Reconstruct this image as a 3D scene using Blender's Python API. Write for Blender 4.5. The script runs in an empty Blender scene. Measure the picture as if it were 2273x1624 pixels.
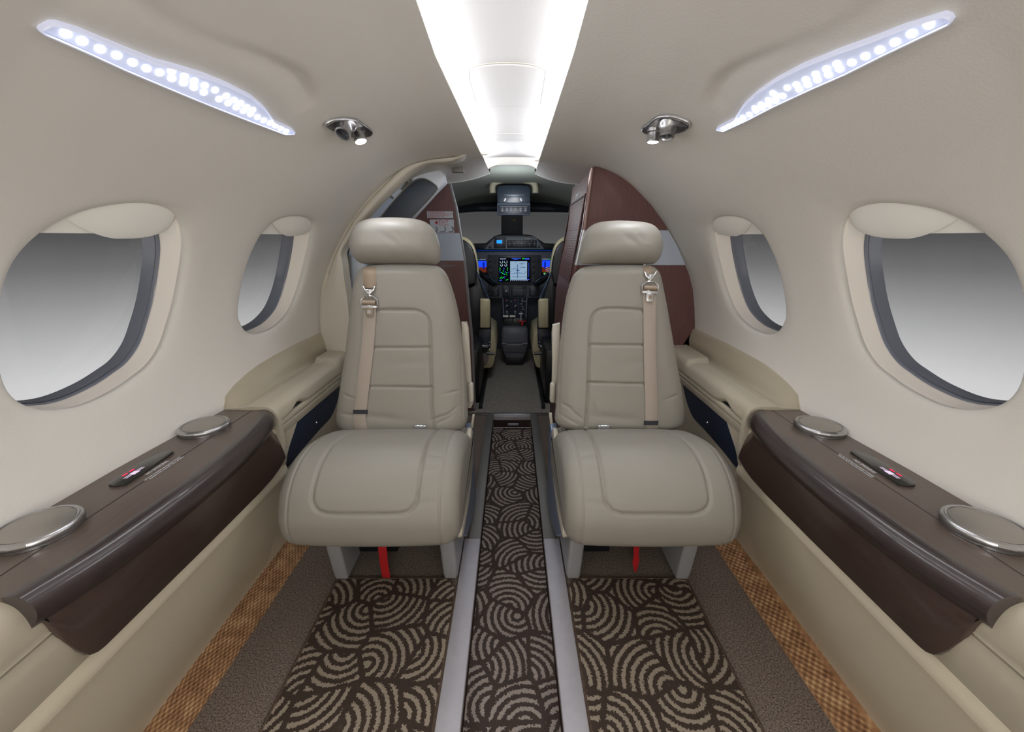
import bpy, bmesh, math, random
import numpy as np
from mathutils import Vector, Matrix
random.seed(7)
SC = bpy.context.scene
COL = SC.collection
# ---------------------------------------------------------------- camera
F_PX, CX, CY, HEYE = 900.0, 1137.0, 812.0, 0.85
PITCH = math.atan(282.0 / F_PX)
_c, _s = math.cos(PITCH), math.sin(PITCH)
cam_d = bpy.data.cameras.new('camera'); cam = bpy.data.objects.new('camera', cam_d); COL.objects.link(cam)
cam_d.sensor_width = 36.0; cam_d.lens = 36.0 * F_PX / 2273.0
cam_d.clip_start = 0.02; cam_d.clip_end = 100
cam.location = (0, 0, HEYE); cam.rotation_euler = (math.pi / 2 - PITCH, 0, 0)
SC.camera = cam
SC.view_settings.view_transform = 'Standard'; SC.view_settings.look = 'None'
SC.view_settings.gamma = 1.0; SC.view_settings.exposure = 0.16
SC.view_settings.use_curve_mapping = False
try:
    SC.cycles.max_bounces = 10; SC.cycles.diffuse_bounces = 6; SC.cycles.glossy_bounces = 4
    SC.cycles.transmission_bounces = 8; SC.cycles.transparent_max_bounces = 12
    SC.cycles.sample_clamp_indirect = 4.0; SC.cycles.caustics_reflective = False; SC.cycles.caustics_refractive = False
    SC.cycles.use_denoising = True
except Exception: pass
# ---------------------------------------------------------------- world: grey sky over a bright apron
W = bpy.data.worlds.new('world'); SC.world = W; W.use_nodes = True
nt = W.node_tree; nt.nodes.clear()
_o = nt.nodes.new('ShaderNodeOutputWorld'); _b = nt.nodes.new('ShaderNodeBackground')
_tc = nt.nodes.new('ShaderNodeTexCoord'); _sx = nt.nodes.new('ShaderNodeSeparateXYZ')
_mr = nt.nodes.new('ShaderNodeMapRange'); _cr = nt.nodes.new('ShaderNodeValToRGB')
_mr.inputs['From Min'].default_value = -0.30; _mr.inputs['From Max'].default_value = 0.10
nt.links.new(_tc.outputs['Generated'], _sx.inputs[0]); nt.links.new(_sx.outputs['Z'], _mr.inputs['Value'])
nt.links.new(_mr.outputs['Result'], _cr.inputs[0]); nt.links.new(_cr.outputs['Color'], _b.inputs['Color'])
nt.links.new(_b.outputs[0], _o.inputs['Surface'])
def s2l(v):
    v = v / 255.0
    return v / 12.92 if v <= 0.04045 else ((v + 0.055) / 1.055) ** 2.4
_el = _cr.color_ramp.elements
_stops = [(-0.30, 222), (-0.22, 208), (-0.15, 176), (-0.10, 147), (-0.05, 114), (0.0, 86), (0.03, 76), (0.10, 66)]
while len(_el) < len(_stops): _el.new(0.5)
for e, (z, v) in zip(_el, _stops):
    e.position = (z + 0.30) / 0.40; g = s2l(v); e.color = (g, g, g * 1.01, 1)
_b.inputs['Strength'].default_value = 0.9
COVE_E, LED_E, SPOT_E, WASH_E = 40.0, 9.0, 1.8, 0.8   # strengths of the cabin lamps, added aft wash copies included

_ld = bpy.data.lights.new('rear_fill_lamp', 'POINT'); _ld.energy = 12.0; _ld.shadow_soft_size = .18; _ld.color = (1, .97, .93)
_lo = bpy.data.objects.new('rear_fill_lamp', _ld); COL.objects.link(_lo); _lo.location = (0, -.60, .72)   # added unseen fill lamp behind the camera, evens out the cabin light
# ---------------------------------------------------------------- pixel -> place helpers
def ray(px, py):
    x = (px - CX) / F_PX; y = (py - CY) / F_PX
    return np.array((x, _c - y * _s, -(y * _c + _s)))
EYE = np.array((0, 0, HEYE))
def onX(px, py, X):
    r = ray(px, py); return EYE + r * (X / r[0])
def onY(px, py, Y):
    r = ray(px, py); return EYE + r * (Y / r[1])
def onZ(px, py, Z):
    r = ray(px, py); return EYE + r * ((Z - HEYE) / r[2])
def onPlane(px, py, p0, n):
    r = ray(px, py); n = np.array(n, float)
    return EYE + r * (np.dot(np.array(p0) - EYE, n) / np.dot(r, n))
# ---------------------------------------------------------------- object helpers
BASE = {}
def tag(o, label=None, cat=None, group=None, kind=None):
    if label: o['label'] = label
    if cat: o['category'] = cat
    if group: o['group'] = group
    if kind: o['kind'] = kind
    return o
def thing(name, label, cat, loc=(0, 0, 0), group=None, kind=None):
    o = bpy.data.objects.new(name, None); o.empty_display_size = 0.05
    COL.objects.link(o); o.location = loc; BASE[o.name] = Vector(loc)
    return tag(o, label, cat, group, kind)
class P:
    """collects shapes into one mesh"""
    def __init__(s): s.bm = bmesh.new(); s.mi = 0
    def _mark(s, n0):
        s.bm.faces.ensure_lookup_table()
        for f in s.bm.faces[n0:]: f.material_index = s.mi
    def _merge(s, b2):
        n0 = len(s.bm.faces); me = bpy.data.meshes.new('t'); b2.to_mesh(me); b2.free()
        s.bm.from_mesh(me); bpy.data.meshes.remove(me); s._mark(n0)
    def box(s, lo, hi, bev=0.0, seg=2, M=None):
        b = bmesh.new(); bmesh.ops.create_cube(b, size=1)
        lo, hi = Vector(lo), Vector(hi); c = (lo + hi) / 2; d = hi - lo
        for v in b.verts: v.co = Vector((v.co.x * d.x + c.x, v.co.y * d.y + c.y, v.co.z * d.z + c.z))
        if bev > 0: bmesh.ops.bevel(b, geom=b.edges[:], offset=bev, segments=seg, affect='EDGES', profile=0.5)
        if M is not None: bmesh.ops.transform(b, matrix=M, verts=b.verts)
        s._merge(b); return s
    def prism(s, pts, off, bev=0.0, seg=2):
        b = bmesh.new(); off = Vector(off)
        a = [b.verts.new(Vector(p)) for p in pts]; e = [b.verts.new(Vector(p) + off) for p in pts]
        n = len(pts)
        try:
            b.faces.new(a); b.faces.new(e[::-1])
        except Exception: pass
        for i in range(n): b.faces.new((a[i], e[i], e[(i + 1) % n], a[(i + 1) % n]))
        bmesh.ops.recalc_face_normals(b, faces=b.faces)
        if bev > 0:
            ed = [x for x in b.edges if (x.verts[0] in a) == (x.verts[1] in a)]
            bmesh.ops.bevel(b, geom=ed, offset=bev, segments=seg, affect='EDGES', profile=0.5)
        s._merge(b); return s
    def grid(s, pts, cu=False, cv=False, capu=False):
        """pts[i][j]"""
        b = bmesh.new(); n, m = len(pts), len(pts[0])
        vs = [[b.verts.new(Vector(p)) for p in row] for row in pts]
        for i in range(n if cu else n - 1):
            for j in range(m if cv else m - 1):
                q = (vs[i][j], vs[(i + 1) % n][j], vs[(i + 1) % n][(j + 1) % m], vs[i][(j + 1) % m])
                try: b.faces.new(q)
                except Exception: pass
        if capu:
            for r in (vs[0], vs[-1][::-1]):
                try: b.faces.new(r)
                except Exception: pass
        bmesh.ops.recalc_face_normals(b, faces=b.faces)
        s._merge(b); return s
    def tube(s, path, r, n=10, closed=False):
        path = [Vector(p) for p in path]; N = len(path); rows = []
        rr = r if isinstance(r, (list, tuple)) else [r] * N
        up = None
        for i, p in enumerate(path):
            if closed: t = path[(i + 1) % N] - path[i - 1]
            else: t = path[min(i + 1, N - 1)] - path[max(i - 1, 0)]
            t.normalize()
            if up is None: up = t.orthogonal().normalized()
            up = (up - t * up.dot(t)).normalized(); w = t.cross(up)
            rows.append([p + (up * math.cos(a) + w * math.sin(a)) * rr[i] for a in [2 * math.pi * k / n for k in range(n)]])
        s.grid(rows, cu=closed, cv=True, capu=not closed); return s
    def lathe(s, prof, c, axis=(0, 0, 1), n=40, cap=True):
        ax = Vector(axis).normalized(); u = ax.orthogonal().normalized(); w = ax.cross(u); c = Vector(c)
        rows = [[c + ax * h + (u * math.cos(a) + w * math.sin(a)) * max(r, 1e-5) for a in [2 * math.pi * k / n for k in range(n)]] for r, h in prof]
        s.grid(rows, cv=True, capu=cap); return s
    def ribbon(s, mid, nrm, width, thick):
        """mid: list of points, nrm: list of surface normals; a flat strap"""
        rows = []; N = len(mid)
        for i in range(N):
            p = Vector(mid[i]); nn = Vector(nrm[i]).normalized()
            t = (Vector(mid[min(i + 1, N - 1)]) - Vector(mid[max(i - 1, 0)])).normalized(); sd = t.cross(nn).normalized()
            w = (width[i] if isinstance(width, (list, tuple)) else width) / 2
            rows.append([p - sd * w, p - sd * w * .9 + nn * thick * .8, p + nn * thick, p + sd * w * .9 + nn * thick * .8, p + sd * w, p - nn * thick * .2])
        s.grid(rows, cv=True, capu=True); return s
    def done(s, name, mats, parent=None, smooth=True, ang=35, label=None, cat=None, group=None, kind=None):
        me = bpy.data.meshes.new(name)
        if parent is not None: base = BASE[parent.name]
        else:
            co = np.array([v.co[:] for v in s.bm.verts]); base = Vector(((co[:, 0].min() + co[:, 0].max()) / 2, (co[:, 1].min() + co[:, 1].max()) / 2, co[:, 2].min()))
        bmesh.ops.translate(s.bm, verts=s.bm.verts, vec=-base)
        s.bm.to_mesh(me); s.bm.free()
        if not isinstance(mats, (list, tuple)): mats = [mats]
        for m in mats: me.materials.append(m)
        me.polygons.foreach_set('use_smooth', [smooth] * len(me.polygons))
        if smooth and ang: me.set_sharp_from_angle(angle=math.radians(ang))
        o = bpy.data.objects.new(name, me); COL.objects.link(o); BASE[o.name] = base
        if parent is not None: o.parent = parent
        else: o.location = base
        return tag(o, label, cat, group, kind)
def text(name, body, size, origin, xdir, ydir, m, parent, ext=0.0002, align='LEFT', squash=1.0):
    cu = bpy.data.curves.new('t', 'FONT'); cu.body = body; cu.size = size; cu.extrude = ext; cu.align_x = align
    cu.resolution_u = 2
    o = bpy.data.objects.new('t', cu); COL.objects.link(o)
    me = bpy.data.meshes.new_from_object(o.evaluated_get(bpy.context.evaluated_depsgraph_get()))
    bpy.data.objects.remove(o); bpy.data.curves.remove(cu)
    x = Vector(xdir).normalized(); y = Vector(ydir).normalized(); y = (y - x * y.dot(x)).normalized(); z = x.cross(y)
    M = Matrix((x * squash, y, z)).transposed().to_4x4(); M.translation = Vector(origin) - BASE[parent.name]
    me.transform(M); me.materials.clear(); me.materials.append(m); me.name = name
    q = bpy.data.objects.new(name, me); COL.objects.link(q); q.parent = parent; BASE[q.name] = BASE[parent.name]
    return q
def mirror(p, sg): return (p[0] * sg, p[1], p[2])
def smoothcurve(pts, n, closed=False):
    """Catmull-Rom resample"""
    pts = [np.array(p, float) for p in pts]; N = len(pts); out = []
    segs = N if closed else N - 1
    L = []
    for i in range(segs): L.append(np.linalg.norm(pts[(i + 1) % N] - pts[i]))
    cum = np.concatenate([[0], np.cumsum(L)]); tot = cum[-1]
    for k in range(n):
        d = tot * k / (n if closed else n - 1)
        i = min(int(np.searchsorted(cum, d, side='right')) - 1, segs - 1); t = (d - cum[i]) / max(L[i], 1e-9); t = min(max(t, 0), 1)
        if closed: a, b, c, e = pts[(i - 1) % N], pts[i], pts[(i + 1) % N], pts[(i + 2) % N]
        else: a, b, c, e = pts[max(i - 1, 0)], pts[i], pts[i + 1], pts[min(i + 2, N - 1)]
        out.append(0.5 * ((2 * b) + (-a + c) * t + (2 * a - 5 * b + 4 * c - e) * t * t + (-a + 3 * b - 3 * c + e) * t ** 3))
    return out
# ---------------------------------------------------------------- materials
def mat(name, rgb, rough=0.5, metal=0.0, bump=None, bscale=200, var=0.0, vscale=8, coat=0.0, spec=0.5, emit=None, estr=0.0, stretch=None, sheen=0.0):
    m = bpy.data.materials.new(name); m.use_nodes = True; n = m.node_tree; b = n.nodes['Principled BSDF']
    col = [s2l(v) for v in rgb] + [1]
    b.inputs['Base Color'].default_value = col; b.inputs['Roughness'].default_value = rough; b.inputs['Metallic'].default_value = metal
    b.inputs['Specular IOR Level'].default_value = spec; b.inputs['Coat Weight'].default_value = coat; b.inputs['Coat Roughness'].default_value = 0.12
    if sheen: b.inputs['Sheen Weight'].default_value = sheen
    if emit: b.inputs['Emission Color'].default_value = [s2l(v) for v in emit] + [1]; b.inputs['Emission Strength'].default_value = estr
    tc = n.nodes.new('ShaderNodeTexCoord'); mp = n.nodes.new('ShaderNodeMapping')
    n.links.new(tc.outputs['Object'], mp.inputs[0])
    if stretch: mp.inputs['Scale'].default_value = stretch
    if var:
        t = n.nodes.new('ShaderNodeTexNoise'); t.inputs['Scale'].default_value = vscale; t.inputs['Detail'].default_value = 5
        n.links.new(mp.outputs[0], t.inputs['Vector'])
        r = n.nodes.new('ShaderNodeValToRGB'); r.color_ramp.elements[0].position = .3; r.color_ramp.elements[1].position = .7
        r.color_ramp.elements[0].color = [c * (1 - var) for c in col[:3]] + [1]; r.color_ramp.elements[1].color = [min(1, c * (1 + var)) for c in col[:3]] + [1]
        n.links.new(t.outputs['Fac'], r.inputs[0]); n.links.new(r.outputs[0], b.inputs['Base Color'])
    if bump:
        t = n.nodes.new('ShaderNodeTexNoise'); t.inputs['Scale'].default_value = bscale; t.inputs['Detail'].default_value = 3
        n.links.new(mp.outputs[0], t.inputs['Vector'])
        k = n.nodes.new('ShaderNodeBump'); k.inputs['Strength'].default_value = bump; k.inputs['Distance'].default_value = 0.001
        n.links.new(t.outputs['Fac'], k.inputs['Height']); n.links.new(k.outputs[0], b.inputs['Normal'])
    return m
def emis(name, rgb, st):
    m = bpy.data.materials.new(name); m.use_nodes = True; n = m.node_tree; n.nodes.clear()
    o = n.nodes.new('ShaderNodeOutputMaterial'); e = n.nodes.new('ShaderNodeEmission')
    e.inputs[0].default_value = [s2l(v) for v in rgb] + [1]; e.inputs[1].default_value = st; n.links.new(e.outputs[0], o.inputs[0]); return m
def glassy(name, tint=(1, 1, 1), alpha=0.12, rough=0.02):
    m = bpy.data.materials.new(name); m.use_nodes = True; n = m.node_tree; n.nodes.clear()
    o = n.nodes.new('ShaderNodeOutputMaterial'); t = n.nodes.new('ShaderNodeBsdfTransparent'); g = n.nodes.new('ShaderNodeBsdfGlossy')
    x = n.nodes.new('ShaderNodeMixShader'); x.inputs[0].default_value = alpha; t.inputs[0].default_value = (*tint, 1); g.inputs['Roughness'].default_value = rough
    n.links.new(t.outputs[0], x.inputs[1]); n.links.new(g.outputs[0], x.inputs[2]); n.links.new(x.outputs[0], o.inputs[0]); return m
def M_(n, op, a, b=None, c=None):
    q = n.nodes.new('ShaderNodeMath'); q.operation = op
    for i, v in enumerate((a, b, c)):
        if v is None: continue
        if isinstance(v, (int, float)): q.inputs[i].default_value = v
        else: n.links.new(v, q.inputs[i])
    return q.outputs[0]
def carpet_pattern(name, off=(0, 0), bg=(76, 64, 57), fg=(172, 159, 142), scale=5.8, freq=58.0):
    """dark pile carpet with fans of pale concentric arcs"""
    m = bpy.data.materials.new(name); m.use_nodes = True; n = m.node_tree; b = n.nodes['Principled BSDF']; L = n.links
    b.inputs['Roughness'].default_value = .95; b.inputs['Specular IOR Level'].default_value = .1
    g = n.nodes.new('ShaderNodeNewGeometry'); mp = n.nodes.new('ShaderNodeMapping'); mp.inputs['Location'].default_value = (off[0], off[1], 0); mp.inputs['Scale'].default_value = (1, 1, 0)
    L.new(g.outputs['Position'], mp.inputs[0])
    nz = n.nodes.new('ShaderNodeTexNoise'); nz.inputs['Scale'].default_value = 260; nz.inputs['Detail'].default_value = 2; L.new(mp.outputs[0], nz.inputs['Vector'])
    sb = n.nodes.new('ShaderNodeVectorMath'); sb.operation = 'SUBTRACT'; L.new(nz.outputs['Color'], sb.inputs[0]); sb.inputs[1].default_value = (.5, .5, .5)
    sc = n.nodes.new('ShaderNodeVectorMath'); sc.operation = 'SCALE'; L.new(sb.outputs[0], sc.inputs[0]); sc.inputs['Scale'].default_value = .012
    ad = n.nodes.new('ShaderNodeVectorMath'); L.new(mp.outputs[0], ad.inputs[0]); L.new(sc.outputs[0], ad.inputs[1])
    def vor(feature):
        v = n.nodes.new('ShaderNodeTexVoronoi'); v.voronoi_dimensions = '2D'; v.feature = feature
        v.inputs['Scale'].default_value = scale * 1.75; v.inputs['Randomness'].default_value = .72; L.new(ad.outputs[0], v.inputs['Vector']); return v
    v = vor('F1'); ve = vor('DISTANCE_TO_EDGE')
    sep = n.nodes.new('ShaderNodeSeparateColor'); L.new(v.outputs['Color'], sep.inputs[0])
    ang = M_(n, 'MULTIPLY', sep.outputs[0], 6.2832)
    R = .62 / (scale * 1.75)
    cmb = n.nodes.new('ShaderNodeCombineXYZ'); L.new(M_(n, 'MULTIPLY', M_(n, 'COSINE', ang), R), cmb.inputs[0]); L.new(M_(n, 'MULTIPLY', M_(n, 'SINE', ang), R), cmb.inputs[1])
    pos = n.nodes.new('ShaderNodeVectorMath'); pos.operation = 'ADD'; L.new(v.outputs['Position'], pos.inputs[0]); L.new(cmb.outputs[0], pos.inputs[1])
    flat = n.nodes.new('ShaderNodeVectorMath'); flat.operation = 'MULTIPLY'; L.new(ad.outputs[0], flat.inputs[0]); flat.inputs[1].default_value = (1, 1, 0)
    ds = n.nodes.new('ShaderNodeVectorMath'); ds.operation = 'DISTANCE'; L.new(flat.outputs[0], ds.inputs[0]); L.new(pos.outputs[0], ds.inputs[1])
    wave = M_(n, 'SINE', M_(n, 'MULTIPLY', ds.outputs['Value'], freq * 6.2832))
    w1 = M_(n, 'GREATER_THAN', wave, .12)
    e1 = M_(n, 'GREATER_THAN', ve.outputs['Distance'], .055)
    fac = M_(n, 'MULTIPLY', w1, e1)
    mx = n.nodes.new('ShaderNodeMix'); mx.data_type = 'RGBA'; L.new(fac, mx.inputs['Factor'])
    mx.inputs['A'].default_value = [s2l(q) for q in bg] + [1]; mx.inputs['B'].default_value = [s2l(q) for q in fg] + [1]
    n2 = n.nodes.new('ShaderNodeTexNoise'); n2.inputs['Scale'].default_value = 900; L.new(mp.outputs[0], n2.inputs['Vector'])
    m2 = n.nodes.new('ShaderNodeMix'); m2.data_type = 'RGBA'; m2.blend_type = 'MULTIPLY'; m2.inputs['Factor'].default_value = .55
    r = n.nodes.new('ShaderNodeMapRange'); r.inputs['From Min'].default_value = .3; r.inputs['From Max'].default_value = .7; r.inputs['To Min'].default_value = .45; r.inputs['To Max'].default_value = 1.25; L.new(n2.outputs['Fac'], r.inputs['Value'])
    L.new(mx.outputs['Result'], m2.inputs['A']); L.new(r.outputs['Result'], m2.inputs['B']); L.new(m2.outputs['Result'], b.inputs['Base Color'])
    bp = n.nodes.new('ShaderNodeBump'); bp.inputs['Strength'].default_value = .7; bp.inputs['Distance'].default_value = .003
    L.new(M_(n, 'ADD', n2.outputs['Fac'], fac), bp.inputs['Height']); L.new(bp.outputs[0], b.inputs['Normal'])
    return m
def carpet_plain(name, rgb, sc=700, amp=.5, stretch=(1, 1, 1)):
    m = bpy.data.materials.new(name); m.use_nodes = True; n = m.node_tree; b = n.nodes['Principled BSDF']; L = n.links
    b.inputs['Roughness'].default_value = .95; b.inputs['Specular IOR Level'].default_value = .1
    g = n.nodes.new('ShaderNodeNewGeometry'); mp = n.nodes.new('ShaderNodeMapping'); mp.inputs['Scale'].default_value = stretch; L.new(g.outputs['Position'], mp.inputs[0])
    z = n.nodes.new('ShaderNodeTexNoise'); z.inputs['Scale'].default_value = sc; z.inputs['Detail'].default_value = 2; L.new(mp.outputs[0], z.inputs['Vector'])
    r = n.nodes.new('ShaderNodeValToRGB'); c = [s2l(q) for q in rgb]; r.color_ramp.elements[0].position = .32; r.color_ramp.elements[1].position = .68
    r.color_ramp.elements[0].color = [q * (1 - amp) for q in c] + [1]; r.color_ramp.elements[1].color = [q * (1 + amp) for q in c] + [1]
    L.new(z.outputs['Fac'], r.inputs[0]); L.new(r.outputs[0], b.inputs['Base Color'])
    bp = n.nodes.new('ShaderNodeBump'); bp.inputs['Strength'].default_value = .6; bp.inputs['Distance'].default_value = .002; L.new(z.outputs['Fac'], bp.inputs['Height']); L.new(bp.outputs[0], b.inputs['Normal'])
    return m
def wicker(name):
    m = bpy.data.materials.new(name); m.use_nodes = True; n = m.node_tree; b = n.nodes['Principled BSDF']; L = n.links
    b.inputs['Roughness'].default_value = .7
    g = n.nodes.new('ShaderNodeNewGeometry'); sp = n.nodes.new('ShaderNodeSeparateXYZ'); L.new(g.outputs['Position'], sp.inputs[0])
    k = 620.0
    sx = M_(n, 'SINE', M_(n, 'MULTIPLY', M_(n, 'SUBTRACT', sp.outputs[0], sp.outputs[2]), k)); sy = M_(n, 'SINE', M_(n, 'MULTIPLY', sp.outputs[1], k * .62))
    h = M_(n, 'MULTIPLY', sx, sy)
    z = n.nodes.new('ShaderNodeTexNoise'); z.inputs['Scale'].default_value = 40; z.inputs['Detail'].default_value = 3; L.new(g.outputs['Position'], z.inputs['Vector'])
    r = n.nodes.new('ShaderNodeValToRGB'); r.color_ramp.elements[0].color = (s2l(98), s2l(68), s2l(46), 1); r.color_ramp.elements[1].color = (s2l(215), s2l(180), s2l(135), 1)
    e = r.color_ramp.elements.new(.5); e.color = (s2l(156), s2l(114), s2l(78), 1)
    L.new(M_(n, 'ADD', M_(n, 'MULTIPLY', h, .32), M_(n, 'MULTIPLY', z.outputs['Fac'], 1.0)), r.inputs[0]); L.new(r.outputs[0], b.inputs['Base Color'])
    bp = n.nodes.new('ShaderNodeBump'); bp.inputs['Strength'].default_value = .8; bp.inputs['Distance'].default_value = .0015; L.new(h, bp.inputs['Height']); L.new(bp.outputs[0], b.inputs['Normal'])
    return m
def wood(name, rgb, axis, rough=.35, coat=.3, amp=.3):
    st = {'y': (60, 2.2, 60), 'z': (60, 60, 2.2)}[axis]
    return mat(name, rgb, rough, 0, bump=.15, bscale=6, var=amp, vscale=5, coat=coat, stretch=st)
LEATHER = mat('leather_cream', (141, 137, 129), .5, bump=.14, bscale=650, spec=.45)
LEATHER_N = mat('leather_pilot', (190, 178, 145), .5, bump=.2, bscale=300)
WALL = mat('wall_cloth', (219, 216, 210), .75, bump=.35, bscale=260, spec=.25)
CEIL = mat('ceiling_cloth', (228, 227, 225), .7, bump=.2, bscale=260, spec=.3)
LEDGE = mat('ledge_vinyl', (184, 176, 158), .5, bump=.15, bscale=500, spec=.4)
LOWER = mat('lower_panel_vinyl', (214, 205, 184), .55, bump=.1, bscale=500, spec=.35)
PLAS = mat('cream_plastic', (202, 196, 182), .4)
VENEER = wood('dark_veneer', (92, 80, 72), 'y', .38, .25, .10)
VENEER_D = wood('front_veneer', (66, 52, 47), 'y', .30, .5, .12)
LIP = mat('gloss_edge', (54, 46, 46), .3, coat=.5)
WOODZ = wood('closet_veneer', (92, 58, 54), 'z', .5, .05, .22)
WOODZ2 = wood('cabinet_veneer', (104, 66, 60), 'z', .35, .3, .22)
TAMB = mat('tambour_wood', (88, 56, 52), .6, var=.15, vscale=5, stretch=(60, 60, 2.2), spec=.12)
SILVER = mat('silver_band', (182, 192, 208), .4, .3, var=.03, vscale=4)
METAL = mat('brushed_metal', (190, 190, 192), .28, 1.0, bump=.05, bscale=300)
METAL_S = mat('satin_metal', (178, 174, 168), .42, .9)
CHROME = mat('chrome', (225, 228, 235), .08, 1.0)
LEGM = mat('leg_paint', (164, 166, 170), .42, .2)
RAILM = mat('rail_paint', (188, 185, 192), .45, .25, var=.04, vscale=60)
BLUEM = mat('fairing_blue_grey', (120, 134, 160), .35, .3)
REVEAL = mat('window_reveal', (250, 243, 234), .32, spec=.5)
SEALM = mat('window_seal', (120, 124, 136), .25, coat=.7)
SHADE = mat('blind_cream', (252, 251, 246), .4)
PANE = glassy('pane', (.99, .99, .99), .03)
NAVY = mat('navy_panel', (34, 46, 66), .45, var=.25, vscale=6)
BLACK = mat('black_plastic', (22, 24, 30), .35)
DARK = mat('dark_panel', (44, 48, 58), .4)
PANEL = mat('panel_grey', (98, 104, 116), .45)
SLATE = mat('door_slate', (62, 70, 80), .5, bump=.1, bscale=500)
WHITEP = mat('door_white', (222, 230, 240), .4)
GREYP = mat('grey_plastic', (112, 108, 102), .45)
STRAP = mat('strap_tan', (160, 148, 137), .55, bump=.5, bscale=30, stretch=(40, 1, 1), sheen=.3)
STRAP_D = mat('strap_tan_rolled', (140, 123, 105), .5)
STRAP_B = mat('keeper_black', (36, 38, 46), .6)
RED = mat('red_webbing', (176, 26, 34), .6)
PLBLK = mat('sign_black', (52, 52, 48), .25, coat=.3)
WHITE = mat('print_white', (220, 222, 228), .5)
WHITEL = mat('placard_white', (205, 210, 216), .5)
REDP = mat('print_red', (190, 50, 60), .5)
REDL = emis('sign_red_light', (255, 60, 100), 1.0)
WHTL = emis('sign_white_light', (240, 220, 245), .9)
STITCH = mat('stitching', (168, 160, 146), .7)
CARPET = carpet_plain('brown_carpet', (112, 101, 93), 330, .6)
CARPETD = carpet_plain('riser_carpet', (64, 50, 46), 560, .5)
CARPETC = carpet_plain('cockpit_carpet', (140, 134, 126), 120, .35, (6, .5, 1))
RUG = carpet_pattern('rug_pattern'); RUNNER = carpet_pattern('runner_pattern', (3.3, 1.7), (82, 71, 67), (180, 168, 160))
RUGEDGE = carpet_plain('rug_binding', (84, 70, 60), 300, .3)
WICK = wicker('woven_strip')
# ================================================================ cabin shell
SECA = [(.655, .38), (.668, .44), (.675, .48), (.712, .54), (.742, .61), (.757, .69), (.750, .77), (.722, .85), (.672, .93), (.60, 1.01), (.515, 1.085), (.41, 1.15), (.30, 1.205), (.20, 1.24), (.05, 1.27), (-.2, 1.29)]
SECB = [(.600, .38), (.612, .43), (.626, .482), (.633, .528), (.631, .583), (.618, .661), (.589, .744), (.542, .827), (.493, .896), (.443, .952), (.396, .994), (.351, 1.027), (.307, 1.049), (.258, 1.064), (.184, 1.073), (.074, 1.08), (-.2, 1.11)]
ZC = .50
YR, YL, YLE = 1.38, 1.32, 1.35
def polar(sec):
    c = smoothcurve([(a, b) for a, b in sec], 400)
    th = np.array([math.atan2(q[1] - ZC, q[0]) for q in c]); r = np.array([math.hypot(q[0], q[1] - ZC) for q in c])
    return th, r
THA, RA = polar(SECA); THB, RB = polar(SECB)
def sm(x): x = min(max(x, 0), 1); return x * x * (3 - 2 * x)
def rad(th, Y):
    k = min(max((Y - .55) / .81, 0), 1); k = .35 * sm(k) + .65 * k
    return (1 - k) * np.interp(th, THA, RA) + k * np.interp(th, THB, RB)
def shell(Y, th, sg, out=0.0):
    r = rad(th, Y) + out
    return np.array((sg * r * math.cos(th), Y, ZC + r * math.sin(th)))
def th_z(Y, z):   # angle at which the shell reaches height z
    lo, hi = -.25, 1.5
    for _ in range(40):
        m = (lo + hi) / 2
        if ZC + rad(m, Y) * math.sin(m) < z: lo = m
        else: hi = m
    return lo
def hit(px, py, out=0.0):
    r = ray(px, py); lo, hi = .2, 6.0
    def f(t):
        p = EYE + r * t; th = math.atan2(p[2] - ZC, abs(p[0])); return math.hypot(p[0], p[2] - ZC) - rad(th, p[1]) - out
    for _ in range(60):
        m = (lo + hi) / 2
        if f(m) < 0: lo = m
        else: hi = m
    return EYE + r * lo
# cove lip: the edge of the side shell beside the lit ceiling panel
def lip_th(Y, sg):
    Y = min(max(Y, .90), YLE); x0, sl = (1313, -.3254) if sg > 0 else (908, .468)
    lo, hi = 1.1, 1.56
    for _ in range(40):
        m = (lo + hi) / 2; p = shell(Y, m, sg); d = p[1] * _c - (p[2] - HEYE) * _s; v = -(p[2] - HEYE) * _c - p[1] * _s
        px = CX + F_PX * p[0] / d; py = CY + F_PX * v / d
        if (px - (x0 + sl * py)) * sg > 0: lo = m
        else: hi = m
    return lo
WIN_BIG = [(2268, 740), (2262, 670), (2240, 600), (2208, 552), (2160, 510), (2112, 484), (2060, 466), (2005, 456), (1950, 452), (1908, 457), (1880, 468), (1862, 486), (1853, 510), (1851, 550), (1860, 610), (1871, 665), (1885, 715), (1902, 765), (1928, 805), (1960, 832), (2000, 860), (2050, 886), (2090, 900), (2130, 906), (2170, 906), (2205, 897), (2232, 880), (2252, 850), (2264, 800)]
WIN_SM = [(1739, 690), (1733, 640), (1720, 590), (1706, 555), (1688, 522), (1665, 497), (1640, 484), (1610, 480), (1588, 483), (1576, 493), (1572, 510), (1576, 540), (1588, 590), (1602, 640), (1618, 680), (1634, 703), (1655, 722), (1680, 734), (1703, 739), (1720, 733), (1732, 716)]
def wcontour(pix, sg):
    c = smoothcurve([(x, y + 4) for x, y in pix], 240, closed=True)
    return [hit(q[0], q[1]) for q in c]      # right-hand side, world points
CB = wcontour(WIN_BIG, 1); CS = wcontour(WIN_SM, 1)
def Yt(p): return (p[1], math.atan2(p[2] - ZC, abs(p[0])))
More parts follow.
